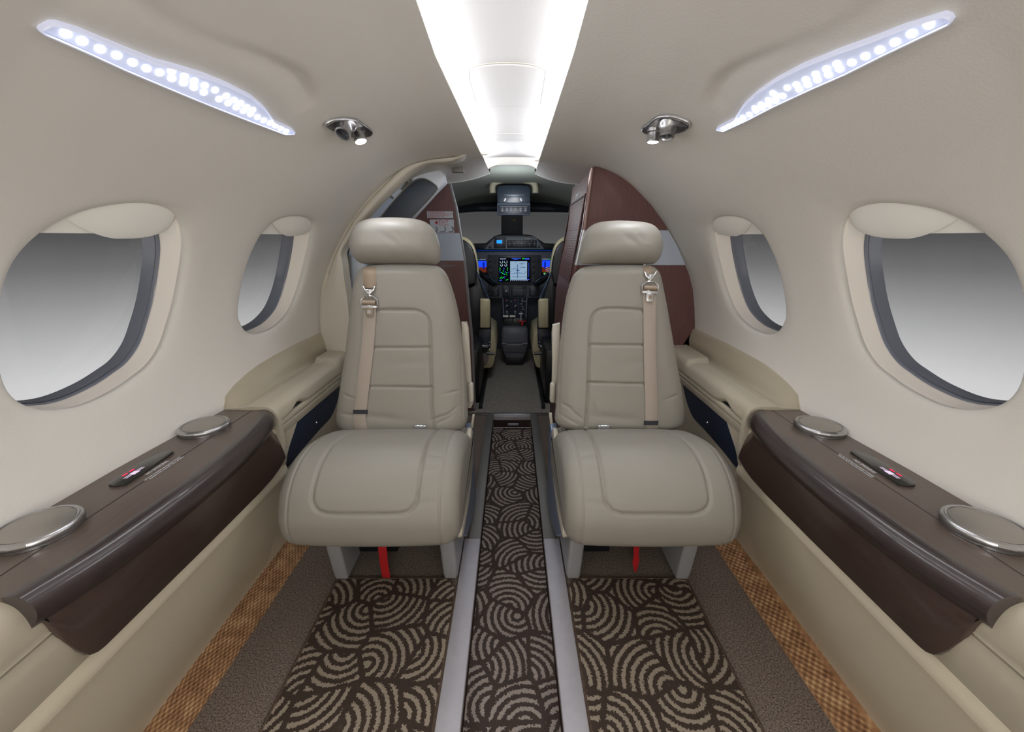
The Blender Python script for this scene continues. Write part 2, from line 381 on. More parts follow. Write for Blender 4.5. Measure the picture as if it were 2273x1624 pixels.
# shallow pocket moulded into the lining above each LED bar
def _ys(px, py): p = hit(px, py); t = math.atan2(p[2] - ZC, p[0]); return (p[1], .72 * t)
PC = [_ys(*q) for q in smoothcurve([(1592, 252), (1572, 235), (1566, 212), (1570, 190), (1580, 170), (1600, 150), (1640, 128), (1700, 103), (1780, 75), (1850, 45), (1910, 5), (1990, -60)], 40)]
PB = [_ys(*q) for q in smoothcurve([(1592, 262), (1628, 262), (1650, 230), (1680, 203), (1720, 176), (1780, 145), (1860, 113), (1930, 88), (2000, 60), (2060, 40), (2112, 34), (2200, -20)], 40)]
PC.append((.40, PC[-1][1])); PB.append((.40, PB[-1][1]))
PPOLY = np.array(PC + PB[::-1])
def _dist(P_, y, s):
    a = np.array(P_[:-1]); b = np.array(P_[1:]); d = b - a; L = np.maximum((d ** 2).sum(1), 1e-12)
    t = np.clip(((y - a[:, 0]) * d[:, 0] + (s - a[:, 1]) * d[:, 1]) / L, 0, 1)
    return float(np.hypot(y - a[:, 0] - t * d[:, 0], s - a[:, 1] - t * d[:, 1]).min())
def pocket(Y, th):
    s = .72 * th
    if not (PPOLY[:, 0].min() < Y < PPOLY[:, 0].max() and PPOLY[:, 1].min() < s < PPOLY[:, 1].max()): return 0.0
    x0, y0 = PPOLY[:, 0], PPOLY[:, 1]; x1, y1 = np.roll(x0, -1), np.roll(y0, -1)
    c = ((y0 > s) != (y1 > s)) & (Y < (x1 - x0) * (s - y0) / (y1 - y0 + 1e-12) + x0)
    if c.sum() % 2 == 0: return 0.0
    e = min(1, (Y - PPOLY[:, 0].min()) / .10)
    return .009 * sm(_dist(PC, Y, s) / .022) * sm(_dist(PB, Y, s) / .07) * e
def build_wall(sg):
    g = P(); bm = g.bm
    TH0 = lambda Y: th_z(Y, .40)
    NT = 120
    def tgrid(Y):   # row of angles
        return np.linspace(TH0(Y), lip_th(Y, sg), NT)
    yb = [Yt(p) for p in CB]; ys = [Yt(p) for p in CS]
    def rng(a, k): v = [q[k] for q in a]; return min(v), max(v)
    (b0, b1), (s0, s1) = rng(yb, 0), rng(ys, 0)
    Ya0, Ya1 = b0 - .07, (b1 + s0) / 2
    Yb0, Yb1 = Ya1, min(s1 + .06, 1.30)
    YE = YR if sg > 0 else YL
    def lin(a, b, st): n = max(1, int(round((b - a) / st))); return list(np.linspace(a, b, n + 1))
    rowsY = lin(-1.3, .2, .06) + lin(.2, Ya0, .009)[1:] + lin(Ya0, Ya1, .009)[1:] + lin(Yb0, Yb1, .009)[1:] + (lin(Yb1, YE, .009)[1:] if YE > Yb1 + .002 else [])
    rowsY = [y for y in rowsY if y <= YE + 1e-6]
    # index of window rectangles
    iA0 = rowsY.index(min(rowsY, key=lambda y: abs(y - Ya0))); iA1 = rowsY.index(min(rowsY, key=lambda y: abs(y - Ya1))); iB1 = rowsY.index(min(rowsY, key=lambda y: abs(y - Yb1)))
    T = [tgrid(Y) for Y in rowsY]
    tn = np.linspace(0, 1, NT)
    def norm(Y, th): a, b = TH0(Y), lip_th(Y, sg); return (th - a) / (b - a)
    nb = [(Y, norm(Y, t)) for Y, t in yb]; ns = [(Y, norm(Y, t)) for Y, t in ys]
    allt = [q[1] for q in nb + ns]
    j0 = max(1, int(math.floor((min(allt) - .055) * (NT - 1)))); j1 = int(math.ceil((max(allt) + .07) * (NT - 1)))
    grid = [[bm.verts.new(Vector(shell(Y, t, sg, pocket(Y, t)))) for t in T[i]] for i, Y in enumerate(rowsY)]
    for i in range(len(rowsY) - 1):
        for j in range(NT - 1):
            if iA0 <= i < iB1 and j0 <= j < j1: continue
            bm.faces.new((grid[i][j], grid[i + 1][j], grid[i + 1][j + 1], grid[i][j + 1]))
    out = []
    for (ia, ib, cn) in ((iA0, iA1, nb), (iA1, iB1, ns)):
        loop = [(i, j0) for i in range(ia, ib)] + [(ib, j) for j in range(j0, j1)] + [(i, j1) for i in range(ib, ia, -1)] + [(ia, j) for j in range(j1, j0, -1)]
        cy = sum(q[0] for q in cn) / len(cn); ct = sum(q[1] for q in cn) / len(cn)
        sy = max(q[0] for q in cn) - min(q[0] for q in cn); st = max(q[1] for q in cn) - min(q[1] for q in cn)
        ca = np.array([math.atan2((q[1] - ct) / st, (q[0] - cy) / sy) for q in cn]); cr = np.array([math.hypot((q[1] - ct) / st, (q[0] - cy) / sy) for q in cn])
        o = np.argsort(ca); ca, cr = ca[o], cr[o]; ca = np.concatenate([ca - 2 * math.pi, ca, ca + 2 * math.pi]); cr = np.tile(cr, 3)
        lp = []
        for (i, j) in loop:
            Y, t = rowsY[i], tn[j]; a = math.atan2((t - ct) / st, (Y - cy) / sy); r = np.interp(a, ca, cr)
            lp.append(((Y, t), (cy + math.cos(a) * r * sy, ct + math.sin(a) * r * st)))
        NR = 16; prev = [grid[i][j] for i, j in loop]; edge = []
        for k in range(1, NR + 1):
            q = 1 - (1 - k / NR) ** 1.6
            dep = .005 * (max(0, (q - .5) / .5)) ** 2 + .004 * max(0, (q - .9) / .1) ** 2
            cur = []
            for (R, C) in lp:
                Y = R[0] * (1 - q) + C[0] * q; t = R[1] * (1 - q) + C[1] * q
                th = TH0(Y) + t * (lip_th(Y, sg) - TH0(Y)); p = shell(Y, th, sg, dep)
                cur.append(bm.verts.new(Vector(p)))
            n = len(cur)
            for a in range(n): bm.faces.new((prev[a], prev[(a + 1) % n], cur[(a + 1) % n], cur[a]))
            prev = cur
        # roll the cut edge outward
        e0 = [v.co.copy() for v in prev]
        cen = sum(e0, Vector()) / len(e0)
        for dx, ins in ((.004, -.0004), (.010, .0), (.014, .003)):
            cur = [bm.verts.new(p + Vector((sg * dx, 0, 0)) + (p - cen).normalized() * ins) for p in e0]
            n = len(cur)
            for a in range(n): bm.faces.new((prev[a], prev[(a + 1) % n], cur[(a + 1) % n], cur[a]))
            prev = cur
        out.append(e0)
    # curl of the cove lip and the trough behind it
    prev = [grid[i][NT - 1] for i in range(len(rowsY))]
    for dx, dz in ((.001, .006), (.006, .010), (.03, .008), (.07, .006)):
        cur = [bm.verts.new(Vector((p.co.x + sg * dx, p.co.y, p.co.z + dz))) for p in [grid[i][NT - 1] for i in range(len(rowsY))]]
        for i in range(len(cur) - 1): bm.faces.new((prev[i], prev[i + 1], cur[i + 1], cur[i]))
        prev = cur
    bmesh.ops.recalc_face_normals(bm, faces=bm.faces)
    side = 'right' if sg > 0 else 'left'
    g.done('wall_' + side, WALL, kind='structure', ang=50, label='cream padded side wall on the %s with two rounded windows' % side)
    return out
WE = {sg: build_wall(sg) for sg in (-1, 1)}
# ---------------- windows
wn = 0
for sg in (-1, 1):
    for wi, e0 in enumerate(WE[sg]):
        wn += 1
        cen = sum(e0, Vector()) / len(e0)
        big = wi == 0
        root = thing('window_%d' % wn, ('large' if big else 'small') + ' cabin window on the %s wall' % ('right' if sg > 0 else 'left'), None, tuple(cen), kind='structure')
        n = len(e0)
        xm = max(abs(p.x) for p in e0)
        def ring(dx, sc, flat=0.0, sh=(0, 0)):
            return [Vector(((p.x * (1 - flat) + sg * xm * flat) + sg * dx, cen.y + (p.y - cen.y) * sc + sh[0], cen.z + (p.z - cen.z) * sc + sh[1])) for p in e0]
        g = P(); g.grid([ring(.008, 1.008), ring(.012, 1.002), ring(.020, .995, .03), ring(.030, .985, .06), ring(.037, .975, .08), ring(.042, .965, .1), ring(.048, .965, .1)], cv=True)
        g.done('window_reveal', REVEAL, root, ang=60)
        g = P(); g.grid([ring(.044, .972, .1), ring(.040, .962, .1), ring(.041, .955, .1), ring(.050, .950, .1), ring(.048, .942, .1), ring(.054, .936, .1), ring(.066, .932, .1), ring(.072, .926, .1), ring(.074, .95, .1)], cv=True)
        g.done('window_seal', SEALM, root, ang=60)
        g = P(); r1 = ring(.068, .935, .1)
        b = g.bm; a = [b.verts.new(p) for p in r1]; b.faces.new(a); g.done('window_pane', PANE, root, smooth=False)
        # blind, drawn a little way down in its slot
        ztop = max(p.z for p in e0); zb = ztop - (.052 if big else .045)
        ys_ = [p.y for p in e0]; y0, y1 = min(ys_) - .02, max(ys_) + .02
        def bx(z, y): return shell(y, th_z(y, z), 1)[0] + .026
        g = P(); N = 30; rows = []
        for k in range(N + 1):
            y = y0 + (y1 - y0) * k / N
            x0, x1 = sg * bx(zb, y), sg * bx(ztop + .012, y); rows.append([(x1, y, ztop + .012), (x0, y, zb + .004), (x0 + sg * .002, y, zb), (x0 + sg * .006, y, zb), (x0 + sg * .007, y, zb + .004), (x1 + sg * .007, y, ztop + .012)])
        g.grid(rows); sh = g.done('window_blind', SHADE, root, ang=60)
        g = P(); rows = []
        ya, yb_ = (cen.y - .045, y1 - .05) if big else (cen.y - .05, y1 - .045)
        N = 28
        for k in range(N + 1):
            u = -1 + 2 * k / N; y = (ya + yb_) / 2 + u * (yb_ - ya) / 2; h = max(0, 1 - abs(u) ** (3.2 if u > 0 else 1.5)) ** (.5 if u > 0 else .9)
            hh = (.036 if big else .032) * h + .0005; dd = .013 * h + .0005; row = []
            for m in range(15):
                a = math.pi * m / 14; zz_ = zb + .028 - hh * math.cos(a); row.append((sg * bx(zz_, y) - sg * dd * math.sin(a) ** .7, y, zz_))
            rows.append(row)
        g.grid(rows); o = g.done('blind_handle', SHADE, sh, ang=60)
# ---------------- ceiling panel (concave, lit from both coves)
def lipp(Y, sg): return shell(min(Y, YLE), lip_th(Y, sg), sg)
g = P(); rows = []
YS = list(np.linspace(-1.3, .9, 16)) + list(np.linspace(.9, 1.65, 36))[1:]
def lip_ext(Y, sg):
    if Y <= YLE: p = lipp(Y, sg); return p[0], p[2]
    a = lipp(YLE, sg); k = (Y - YLE) / .27
    return a[0] + (sg * .087 - a[0]) * k, a[2] + (1.088 - a[2]) * k
for Y in YS:
    xl, zl = lip_ext(Y, -1); xr, zr = lip_ext(Y, 1)
    row = []
    for k in range(29):
        u = -1 + 2 * k / 28; w = .075
        x = (xl - w) * (1 - u) / 2 + (xr + w) * (1 + u) / 2; z = (zl + zr) / 2 + .036 + .012 * (1 - u * u)
        row.append((x, Y, z))
    row = [(row[0][0] - .004, Y, zl - .004), (row[0][0] - .004, Y, row[0][2] - .004)] + row + [(row[-1][0] + .004, Y, row[-1][2] - .004), (row[-1][0] + .004, Y, zr - .004)]
    rows.append(row)
g.grid(rows); g.done('ceiling', CEIL, kind='structure', label='white lit ceiling panel between the two cove lights')
def ceil_z(x, Y):
    xl, zl = lip_ext(Y, -1); xr, zr = lip_ext(Y, 1); w = .075
    u = (x - ((xl - w) + (xr + w)) / 2) / (((xr + w) - (xl - w)) / 2); return (zl + zr) / 2 + .036 + .012 * (1 - u * u)
# overhead access hatch
hp = [(1041, 158), (1055, 147), (1085, 141), (1125, 139), (1165, 141), (1195, 147), (1209, 154), (1211, 165), (1203, 215), (1200, 228), (1192, 233), (1130, 235), (1068, 234), (1058, 228), (1052, 210), (1043, 178)]
def onceil(px, py):
    r = ray(px, py); lo, hi = .3, 3
    for _ in range(50):
        m = (lo + hi) / 2; p = EYE + r * m
        if p[2] < ceil_z(p[0], p[1]): lo = m
        else: hi = m
    return EYE + r * lo
hq = [onceil(*q) for q in smoothcurve(hp, 64, closed=True)]
hc = sum(hq) / len(hq)
root = thing('ceiling_hatch', 'rounded white access panel set into the lit ceiling above the aisle', 'hatch', tuple(hc))
g = P(); g.tube([(p[0], p[1], p[2] + .0005) for p in hq], .0022, 8, closed=True); g.done('hatch_gasket', mat('gasket', (205, 200, 190), .5), root)
g = P(); rows = []
for q, dz in ((.0, -.003), (.3, -.003), (.6, -.003), (.85, -.003), (.96, -.003), (.985, -.0005)):
    rows.append([(hc[0] + (p[0] - hc[0]) * max(q, .001), hc[1] + (p[1] - hc[1]) * max(q, .001), ceil_z(hc[0] + (p[0] - hc[0]) * q, hc[1] + (p[1] - hc[1]) * q) + dz) for p in hq])
g.grid(rows, cv=True); g.done('hatch_panel', CEIL, root)
# joint line across the panel near its front end
g = P(); g.tube([(x, 1.30, ceil_z(x, 1.30) - .0002) for x in np.linspace(-.16, .16, 16)], .0012, 6); g.done('trim_1', mat('joint', (215, 210, 198), .5), kind='structure')
# cove light strips
for sg in (-1, 1):
    g = P(); rows = []
    for Y in [y for y in YS if y <= 1.60]:
        x, z = lip_ext(Y, sg); x += sg * .030; z += .010
        rows.append([(x, Y, z), (x + sg * .016, Y, z), (x + sg * .016, Y, z + .008), (x, Y, z + .008)])
    g.grid(rows, cv=True, capu=True)
    g.done('cove_light', emis('cove_glow', (246, 248, 255), COVE_E), label='long white cove light strip along the %s edge of the ceiling panel' % ('right' if sg > 0 else 'left'), cat='light')
# forward ceiling wings, from the arch to the flight deck
for sg in (-1, 1):
    g = P(); rows = []
    Y0 = YR if sg > 0 else YL
    th_out = math.atan2(1.02 - ZC, .355)
    for Y in np.linspace(Y0, 1.72, 16):
        k = (Y - Y0) / (1.72 - Y0); row = []
        xl, zl = lip_ext(min(Y, 1.9), sg)
        for j in range(17):
            u = j / 16; 
            th = lip_th(YLE, sg) * (1 - u) + th_out * u; b = shell(Y0, th, sg)
            x = b[0]; z = b[2]
            a = lipp(Y0, sg)
            f = (1 - u) ** 2
            x += (xl - a[0]) * f; z += (zl - a[2]) * f
            z -= .030 * sm(k) * math.sin(math.pi * min(1, u * 1.15)) * .6
            row.append((x, Y, z))
        rows.append([(row[0][0] + sg * .03, Y, row[0][2] + .004), (row[0][0] + sg * .006, Y, row[0][2] + .010)] + row)
    last = rows[-1]; rows.append([(x, y + .004, z + .006) for x, y, z in last]); rows.append([(x, y + .004, z + .05) for x, y, z in last])
    g.grid(rows); g.done('trim_2' if sg < 0 else 'trim_3', WALL, kind='structure', ang=60)
for sg in (-1, 1):  # added ring outside the wall ends, keeps outside light from leaking in
    Y0 = YR if sg > 0 else YL
    g = P(); rows = []
    for th in np.linspace(-.25, 1.45, 50):
        a = shell(Y0, th, sg, -.001); b_ = shell(Y0, th, sg, .0); e = np.array((math.cos(th) * sg, 0, math.sin(th)))
        rows.append([b_, a + (0, .004, 0), b_ + e * .14 + (0, .004, 0)])
    g.grid(rows); g.done('trim_8' if sg < 0 else 'trim_9', WALL, kind='structure', ang=60)
g = P(); aq = [onY(x, y, 1.652) for x, y in ((1074, 387), (1079, 380), (1087, 373), (1099, 368), (1115, 366), (1160, 366), (1177, 368), (1189, 373), (1197, 380), (1203, 387))]
g.prism([(-.36, 1.652, 1.22), (-.36, 1.652, 1.098), (aq[0][0] - .02, 1.652, 1.098)] + [tuple(p) for p in smoothcurve(aq, 30)] + [(aq[-1][0] + .02, 1.652, 1.098), (.36, 1.652, 1.098), (.36, 1.652, 1.22)], (0, .012, 0), .002)
g.done('trim_10', WALL, kind='structure', ang=40)
# lower side panels
LOW = [(.60, .40), (.556, .432), (.550, .42), (.549, .335), (.545, .318), (.547, .305), (.556, .292), (.60, .15), (.645, .035), (.652, -.01)]
def lowX(z): return float(np.interp(z, [q[1] for q in LOW][::-1], [q[0] for q in LOW][::-1]))
for sg in (-1, 1):
    c = smoothcurve(LOW[:2], 3)[:-1] + smoothcurve(LOW[1:], 40)
    g = P(); g.grid([[(sg * q[0], Y, q[1]) for q in c] for Y in np.linspace(-1.3, .866, 40)])
    g.done('trim_%d' % (4 if sg < 0 else 5), LOWER, kind='structure', ang=40)
    # woven kick strip along the floor
    g = P(); g.prism([(sg * .588, -1.3, .0), (sg * .590, -1.3, .004), (sg * .640, -1.3, .016), (sg * .652, -1.3, .03), (sg * .66, -1.3, .0)], (0, 3.2, 0))
    g.done('baseboard_' + ('left' if sg < 0 else 'right'), WICK, kind='structure', label='woven tan strip along the foot of the %s wall' % ('left' if sg < 0 else 'right'))
# floor with the dropped aisle
XA, DROP, YTH = .100, .065, 1.885
g = P()
for sg in (-1, 1): g.box((min(sg * .115, sg * .70), -1.3, -.03), (max(sg * .115, sg * .70), YTH, 0))
g.done('floor', CARPET, kind='structure', label='plain brown carpeted cabin floor')
g = P(); g.box((-.70, YTH, -.03), (.70, 3.4, .004)); g.done('floor', CARPETC, kind='structure', label='grey ribbed flight deck floor')
root = thing('aisle_runner', 'patterned brown carpet runner with pale arcs in the sunken centre aisle', 'carpet', (0, .6, -DROP))
g = P(); g.box((-XA - .012, -1.3, -DROP - .01), (XA + .012, YTH - .013, -DROP)); g.done('runner_pile', RUNNER, root)
g = P()
for sg in (-1, 1): g.box((min(sg * .0955, sg * .115), -1.3, -DROP), (max(sg * .0955, sg * .115), YTH - .0135, -.004))
g.done('aisle_wall', CARPETD, root)
# riser at the end of the aisle
root = thing('aisle_riser', 'dark carpeted step at the front end of the aisle with a small light plate', 'step', (0, YTH, -DROP))
g = P(); g.box((-.0955, YTH - .012, -DROP), (.0955, YTH, -.018)); g.done('riser_face', CARPETD, root)
g = P(); g.box((-.0954, YTH - .016, -.022), (.0954, YTH, .001), .001); g.done('riser_nosing', RAILM, root)
g = P(); c0 = onY(1140, 941, YTH - .013); g.prism([(c0[0] + math.cos(a) * .004 + (.024 if math.cos(a) > 0 else -.024), YTH - .012, c0[2] + .0065 * math.sin(a)) for a in np.linspace(0, 2 * math.pi, 24, endpoint=False)], (0, -.003, 0), .0008); lp = g.done('light_plate', SILVER, root)
for q in (-.023, .023): g = P(); g.lathe([(0, 0), (.0016, 0), (.0016, .001)], (c0[0] + q, YTH - .0155, c0[2]), (0, -1, 0), 10); g.done('screw', BLACK, lp)
# threshold strip
g = P(); g.box((-.30, YTH - .004, .0005), (.30, YTH + .012, .007), .002); g.done('threshold_strip', METAL, label='thin bright metal threshold strip across the flight deck entry', cat='threshold')
# seat rails beside the aisle
for sg in (-1, 1):
    sd = 'left' if sg < 0 else 'right'
    root = thing('seat_rail', 'painted metal seat rail along the %s edge of the aisle' % sd, 'rail', (sg * .12, .6, 0), 'seat rails beside the aisle')
    x0, x1 = sorted((sg * .0925, sg * .139))
    g = P(); g.box((x0, -1.3, -.004), (x1, .985, .012), .003); g.done('rail_cover', RAILM, root)
    x0, x1 = sorted((sg * .0925, sg * .128))
    g = P(); g.box((x0, .988, -.004), (x1, YTH - .006, .009), .003); g.done('rail_channel', mat('rail_dark', (116, 114, 112), .5, .3), root)
# rugs in front of the seats
for sg in (-1, 1):
    sd = 'left' if sg < 0 else 'right'
    root = thing('patterned_rug', 'dark brown rug with pale arc fans on the floor before the %s seat' % sd, 'rug', (sg * .3, .6, 0), 'arc patterned rugs before the seats')
    pl = [(sg * .142, -1.2), (sg * .142, .81), (sg * .17, .842), (sg * .425, .842), (sg * .452, .835), (sg * .442, -1.2)]
    g = P(); g.prism([(x, y, .0005) for x, y in pl], (0, 0, .008), .002); g.done('rug_pile', RUG, root)
    g = P(); g.tube([(x, y, .005) for x, y in pl], .0045, 8); g.done('rug_binding', RUGEDGE, root)
# rear cabin (behind the photographer) closes the tube
g = P(); g.box((-.8, -1.34, -.07), (.8, -1.3, 1.4)); g.done('wall_rear', WALL, kind='structure')
# ================================================================ side consoles
ZT = .478
# plan curve of the rolled front edge (half-width at a given Y)
EDGE = [(.345, .524), (.42, .506), (.52, .499), (.60, .499), (.68, .503), (.76, .514), (.82, .528), (.852, .546)]
def edgeX(Y): return float(np.interp(Y, [e[0] for e in EDGE], [e[1] for e in EDGE]))
_ec = smoothcurve([(e[1], e[0]) for e in EDGE], 60); EY = [q[1] for q in _ec]; EXx = [q[0] for q in _ec]
def edgeX(Y): return float(np.interp(Y, EY, EXx))
def build_console(sg):
    sd = 'left' if sg < 0 else 'right'
    root = thing('side_console', 'dark veneer side console with two lidded cup holders along the %s wall' % sd, 'console', (sg * .60, .6, .28), 'veneered side consoles under the large windows')
    Y0, Y1 = .345, .852
    YS_ = np.linspace(Y0, Y1, 40)
    # top
    g = P(); rows = []
    for Y in YS_:
        e = edgeX(Y); xs = np.linspace(.672, e + .030, 8)
        rows.append([(sg * x, Y, ZT) for x in xs] + [(sg * (e + .030), Y, ZT - .02), (sg * .672, Y, ZT - .02)])
    g.grid(rows, cv=True, capu=True); g.done('console_top', VENEER, root, ang=30)
    # glossy rolled edge
    g = P(); rows = []
    for Y in YS_:
        e = edgeX(Y)
        prof = [(.0305, ZT - .012), (.0305, ZT + .0004), (.022, ZT + .0012), (.014, ZT + .0008), (.007, ZT - .003), (.0015, ZT - .010), (-.0005, ZT - .019), (.001, ZT - .027), (.006, ZT - .036), (.012, ZT - .043), (.018, ZT - .047), (.026, ZT - .046)]
        c = smoothcurve(prof[1:], 26)
        rows.append([(sg * (e + .0305), Y, ZT - .03)] + [(sg * (e + q[0]), Y, q[1]) for q in c])
    g.grid(rows, cv=True, capu=True); g.done('rolled_edge', LIP, root, ang=50)
    # front panel
    g = P(); rows = []
    BOT = [(.375, .343), (.40, .338), (.60, .335), (.74, .335), (.79, .338), (.825, .345), (.852, .356)]
    for Y in np.linspace(Y0 + .003, Y1, 60):
        e = edgeX(Y); k = (Y - Y0) / .05
        zb = float(np.interp(Y, [q[0] for q in BOT], [q[1] for q in BOT]))
        if Y < .385: zb = .343 + (.475 - .343) * (max(0, (.385 - Y)) / .04) ** 1.5
        zt = ZT - .040; xt = e + .013; xb = .536
        row = []
        for m in range(9):
            u = m / 8; row.append((sg * (xt * (1 - u) + xb * u - .004 * math.sin(math.pi * u)), Y, zt * (1 - u) + zb * u))
        row += [(sg * .556, Y, zb - .001), (sg * .556, Y, zt)]
        rows.append(row)
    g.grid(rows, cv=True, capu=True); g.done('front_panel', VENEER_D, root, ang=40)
    # inlay line along the top
    g = P(); g.tube([(sg * .592, Y, ZT + .0001) for Y in np.linspace(Y0, Y1, 12)], .0006, 5); g.done('panel_joint', mat('joint_dark', (44, 38, 36), .6), root)
    # cup holders
    for (cx, cy) in ((.627, .752), (.627, .448)):
        g = P(); c = (sg * cx, cy, ZT)
        R = .0425
        g.lathe([(R - .002, 0), (R, .0005), (R, .0025), (R - .0012, .003), (R + .0012, .0042), (R + .0024, .0075), (R + .0018, .0105), (R, .0125), (R - .003, .0135), (R - .0048, .0128), (R - .0052, .0115)], c, n=64)
        cup = g.done('cup_holder', METAL, root)
        g = P(); g.lathe([(0, .0133), (R - .0075, .0133), (R - .0062, .0128), (R - .0058, .0115)][::-1], c, n=64); g.done('cup_lid', METAL_S, cup)
        g = P(); a = math.radians(-115 if sg > 0 else -65); d = Vector((math.cos(a), math.sin(a), 0)); q = Vector(c) + d * (R - .001)
        t = Vector((-d.y, d.x, 0)); g.tube([q - t * .008 + Vector((0, 0, .009)), q + t * .008 + Vector((0, 0, .009))], .0035, 10); g.done('lid_hinge', METAL, cup)
    # illuminated sign and placard
    pg = [(1889, 1001), (1898, 998), (1922, 1001), (1970, 1030), (2020, 1062), (2032, 1071), (2033, 1075), (2019, 1076), (1997, 1073), (1940, 1036)]
    z = ZT + .0045; q = [onZ(x, y, z) for x, y in pg]
    g = P(); g.prism([(sg * p[0], p[1], z) for p in q], (0, 0, -.0045), .0006); sign = g.done('lit_sign', PLBLK, root)
    c = onZ(1981, 1049, z); zz = z + .0003
    def S(dx, dy): return (sg * (c[0] + dx), c[1] + dy, zz)
    g = P()
    for yy in (-1, 1):
        for w in (-.002, .0015):
            g.prism([S(w - .0045, yy * .004), S(w - .0045, yy * .017), S(w - .0034, yy * .017), S(w - .0034, yy * .004)], (0, 0, .0002))
    g.prism([S(-.009, -.0055), S(-.009, .0055), S(-.0005, .0045), S(-.0005, -.0045)], (0, 0, .0003))
    g.done('belt_symbol', WHTL, sign)
    g = P()
    for yy in (-.010, .003):
        g.prism([S(.0045, yy), S(.0045, yy + .0085), S(.0075, yy + .0085), S(.0075, yy)], (0, 0, .0003))
    g.done('warning_lamp', REDL, sign)
    xd = (0, -sg, 0); yd = (sg, 0, 0)
    a = onZ(1894, 1020, ZT); b = onZ(1947, 1054, ZT); L = abs(a[1] - b[1]); xm = (a[0] + b[0]) / 2 - .0012
    st = a if sg > 0 else b
    xb = .595 - .0006
    o = text('sign_text', 'NO SMOKING', .0092, (sg * xm, st[1], ZT + .0007), xd, yd, WHITE, root, squash=L / .0645)
    a = onZ(1866, 1008, ZT); b = onZ(1954, 1067, ZT); L = abs(a[1] - b[1]); st = a if sg > 0 else b; xm = (a[0] + b[0]) / 2 - .0030
    text('sign_text', 'SEAT MUST BE UPRIGHT AND HEADREST EXTENDED', .0040, (sg * xm, st[1], ZT + .0007), xd, yd, WHITE, root, squash=L / .108)
    text('sign_text', 'DURING TAXI, TAKE-OFF AND LANDING', .0040, (sg * (xm - .0048), st[1] - sg * .004, ZT + .0007), xd, yd, WHITE, root, squash=L / .088)
    # padded end behind the console
    sec1 = [(.645, .474), (.60, .476), (.565, .474), (.547, .466), (.539, .450), (.537, .430), (.5395, .414), (.549, .408), (.645, .40)]
    sec2 = [(.645, .405), (.549, .407), (.541, .402), (.5385, .392), (.5395, .372), (.545, .345), (.555, .318), (.572, .290), (.60, .262), (.63, .25)]
    for nm, sec in (('upper_pad', sec1), ('lower_pad', sec2)):
        c = smoothcurve(sec, 40); g = P(); rows = []
        for Y in np.concatenate([np.linspace(-.7, .28, 14), np.linspace(.29, .345, 8), [.355, .361] if nm == 'upper_pad' else [.36, .375, .391]]):
            kk = 1 - max(0, (.345 - Y)) / .065; kk = max(0, kk); ins = 0
            dz = 0
            drop = .0 if Y > .30 else 0
            rows.append([(sg * (q[0] + ins), Y, q[1] + (.0 if nm == 'upper_pad' else 0)) for q in c])
        g.grid(rows, cv=True, capu=True); g.done(nm, LEDGE, root, ang=60)
for sg in (-1, 1): build_console(sg)
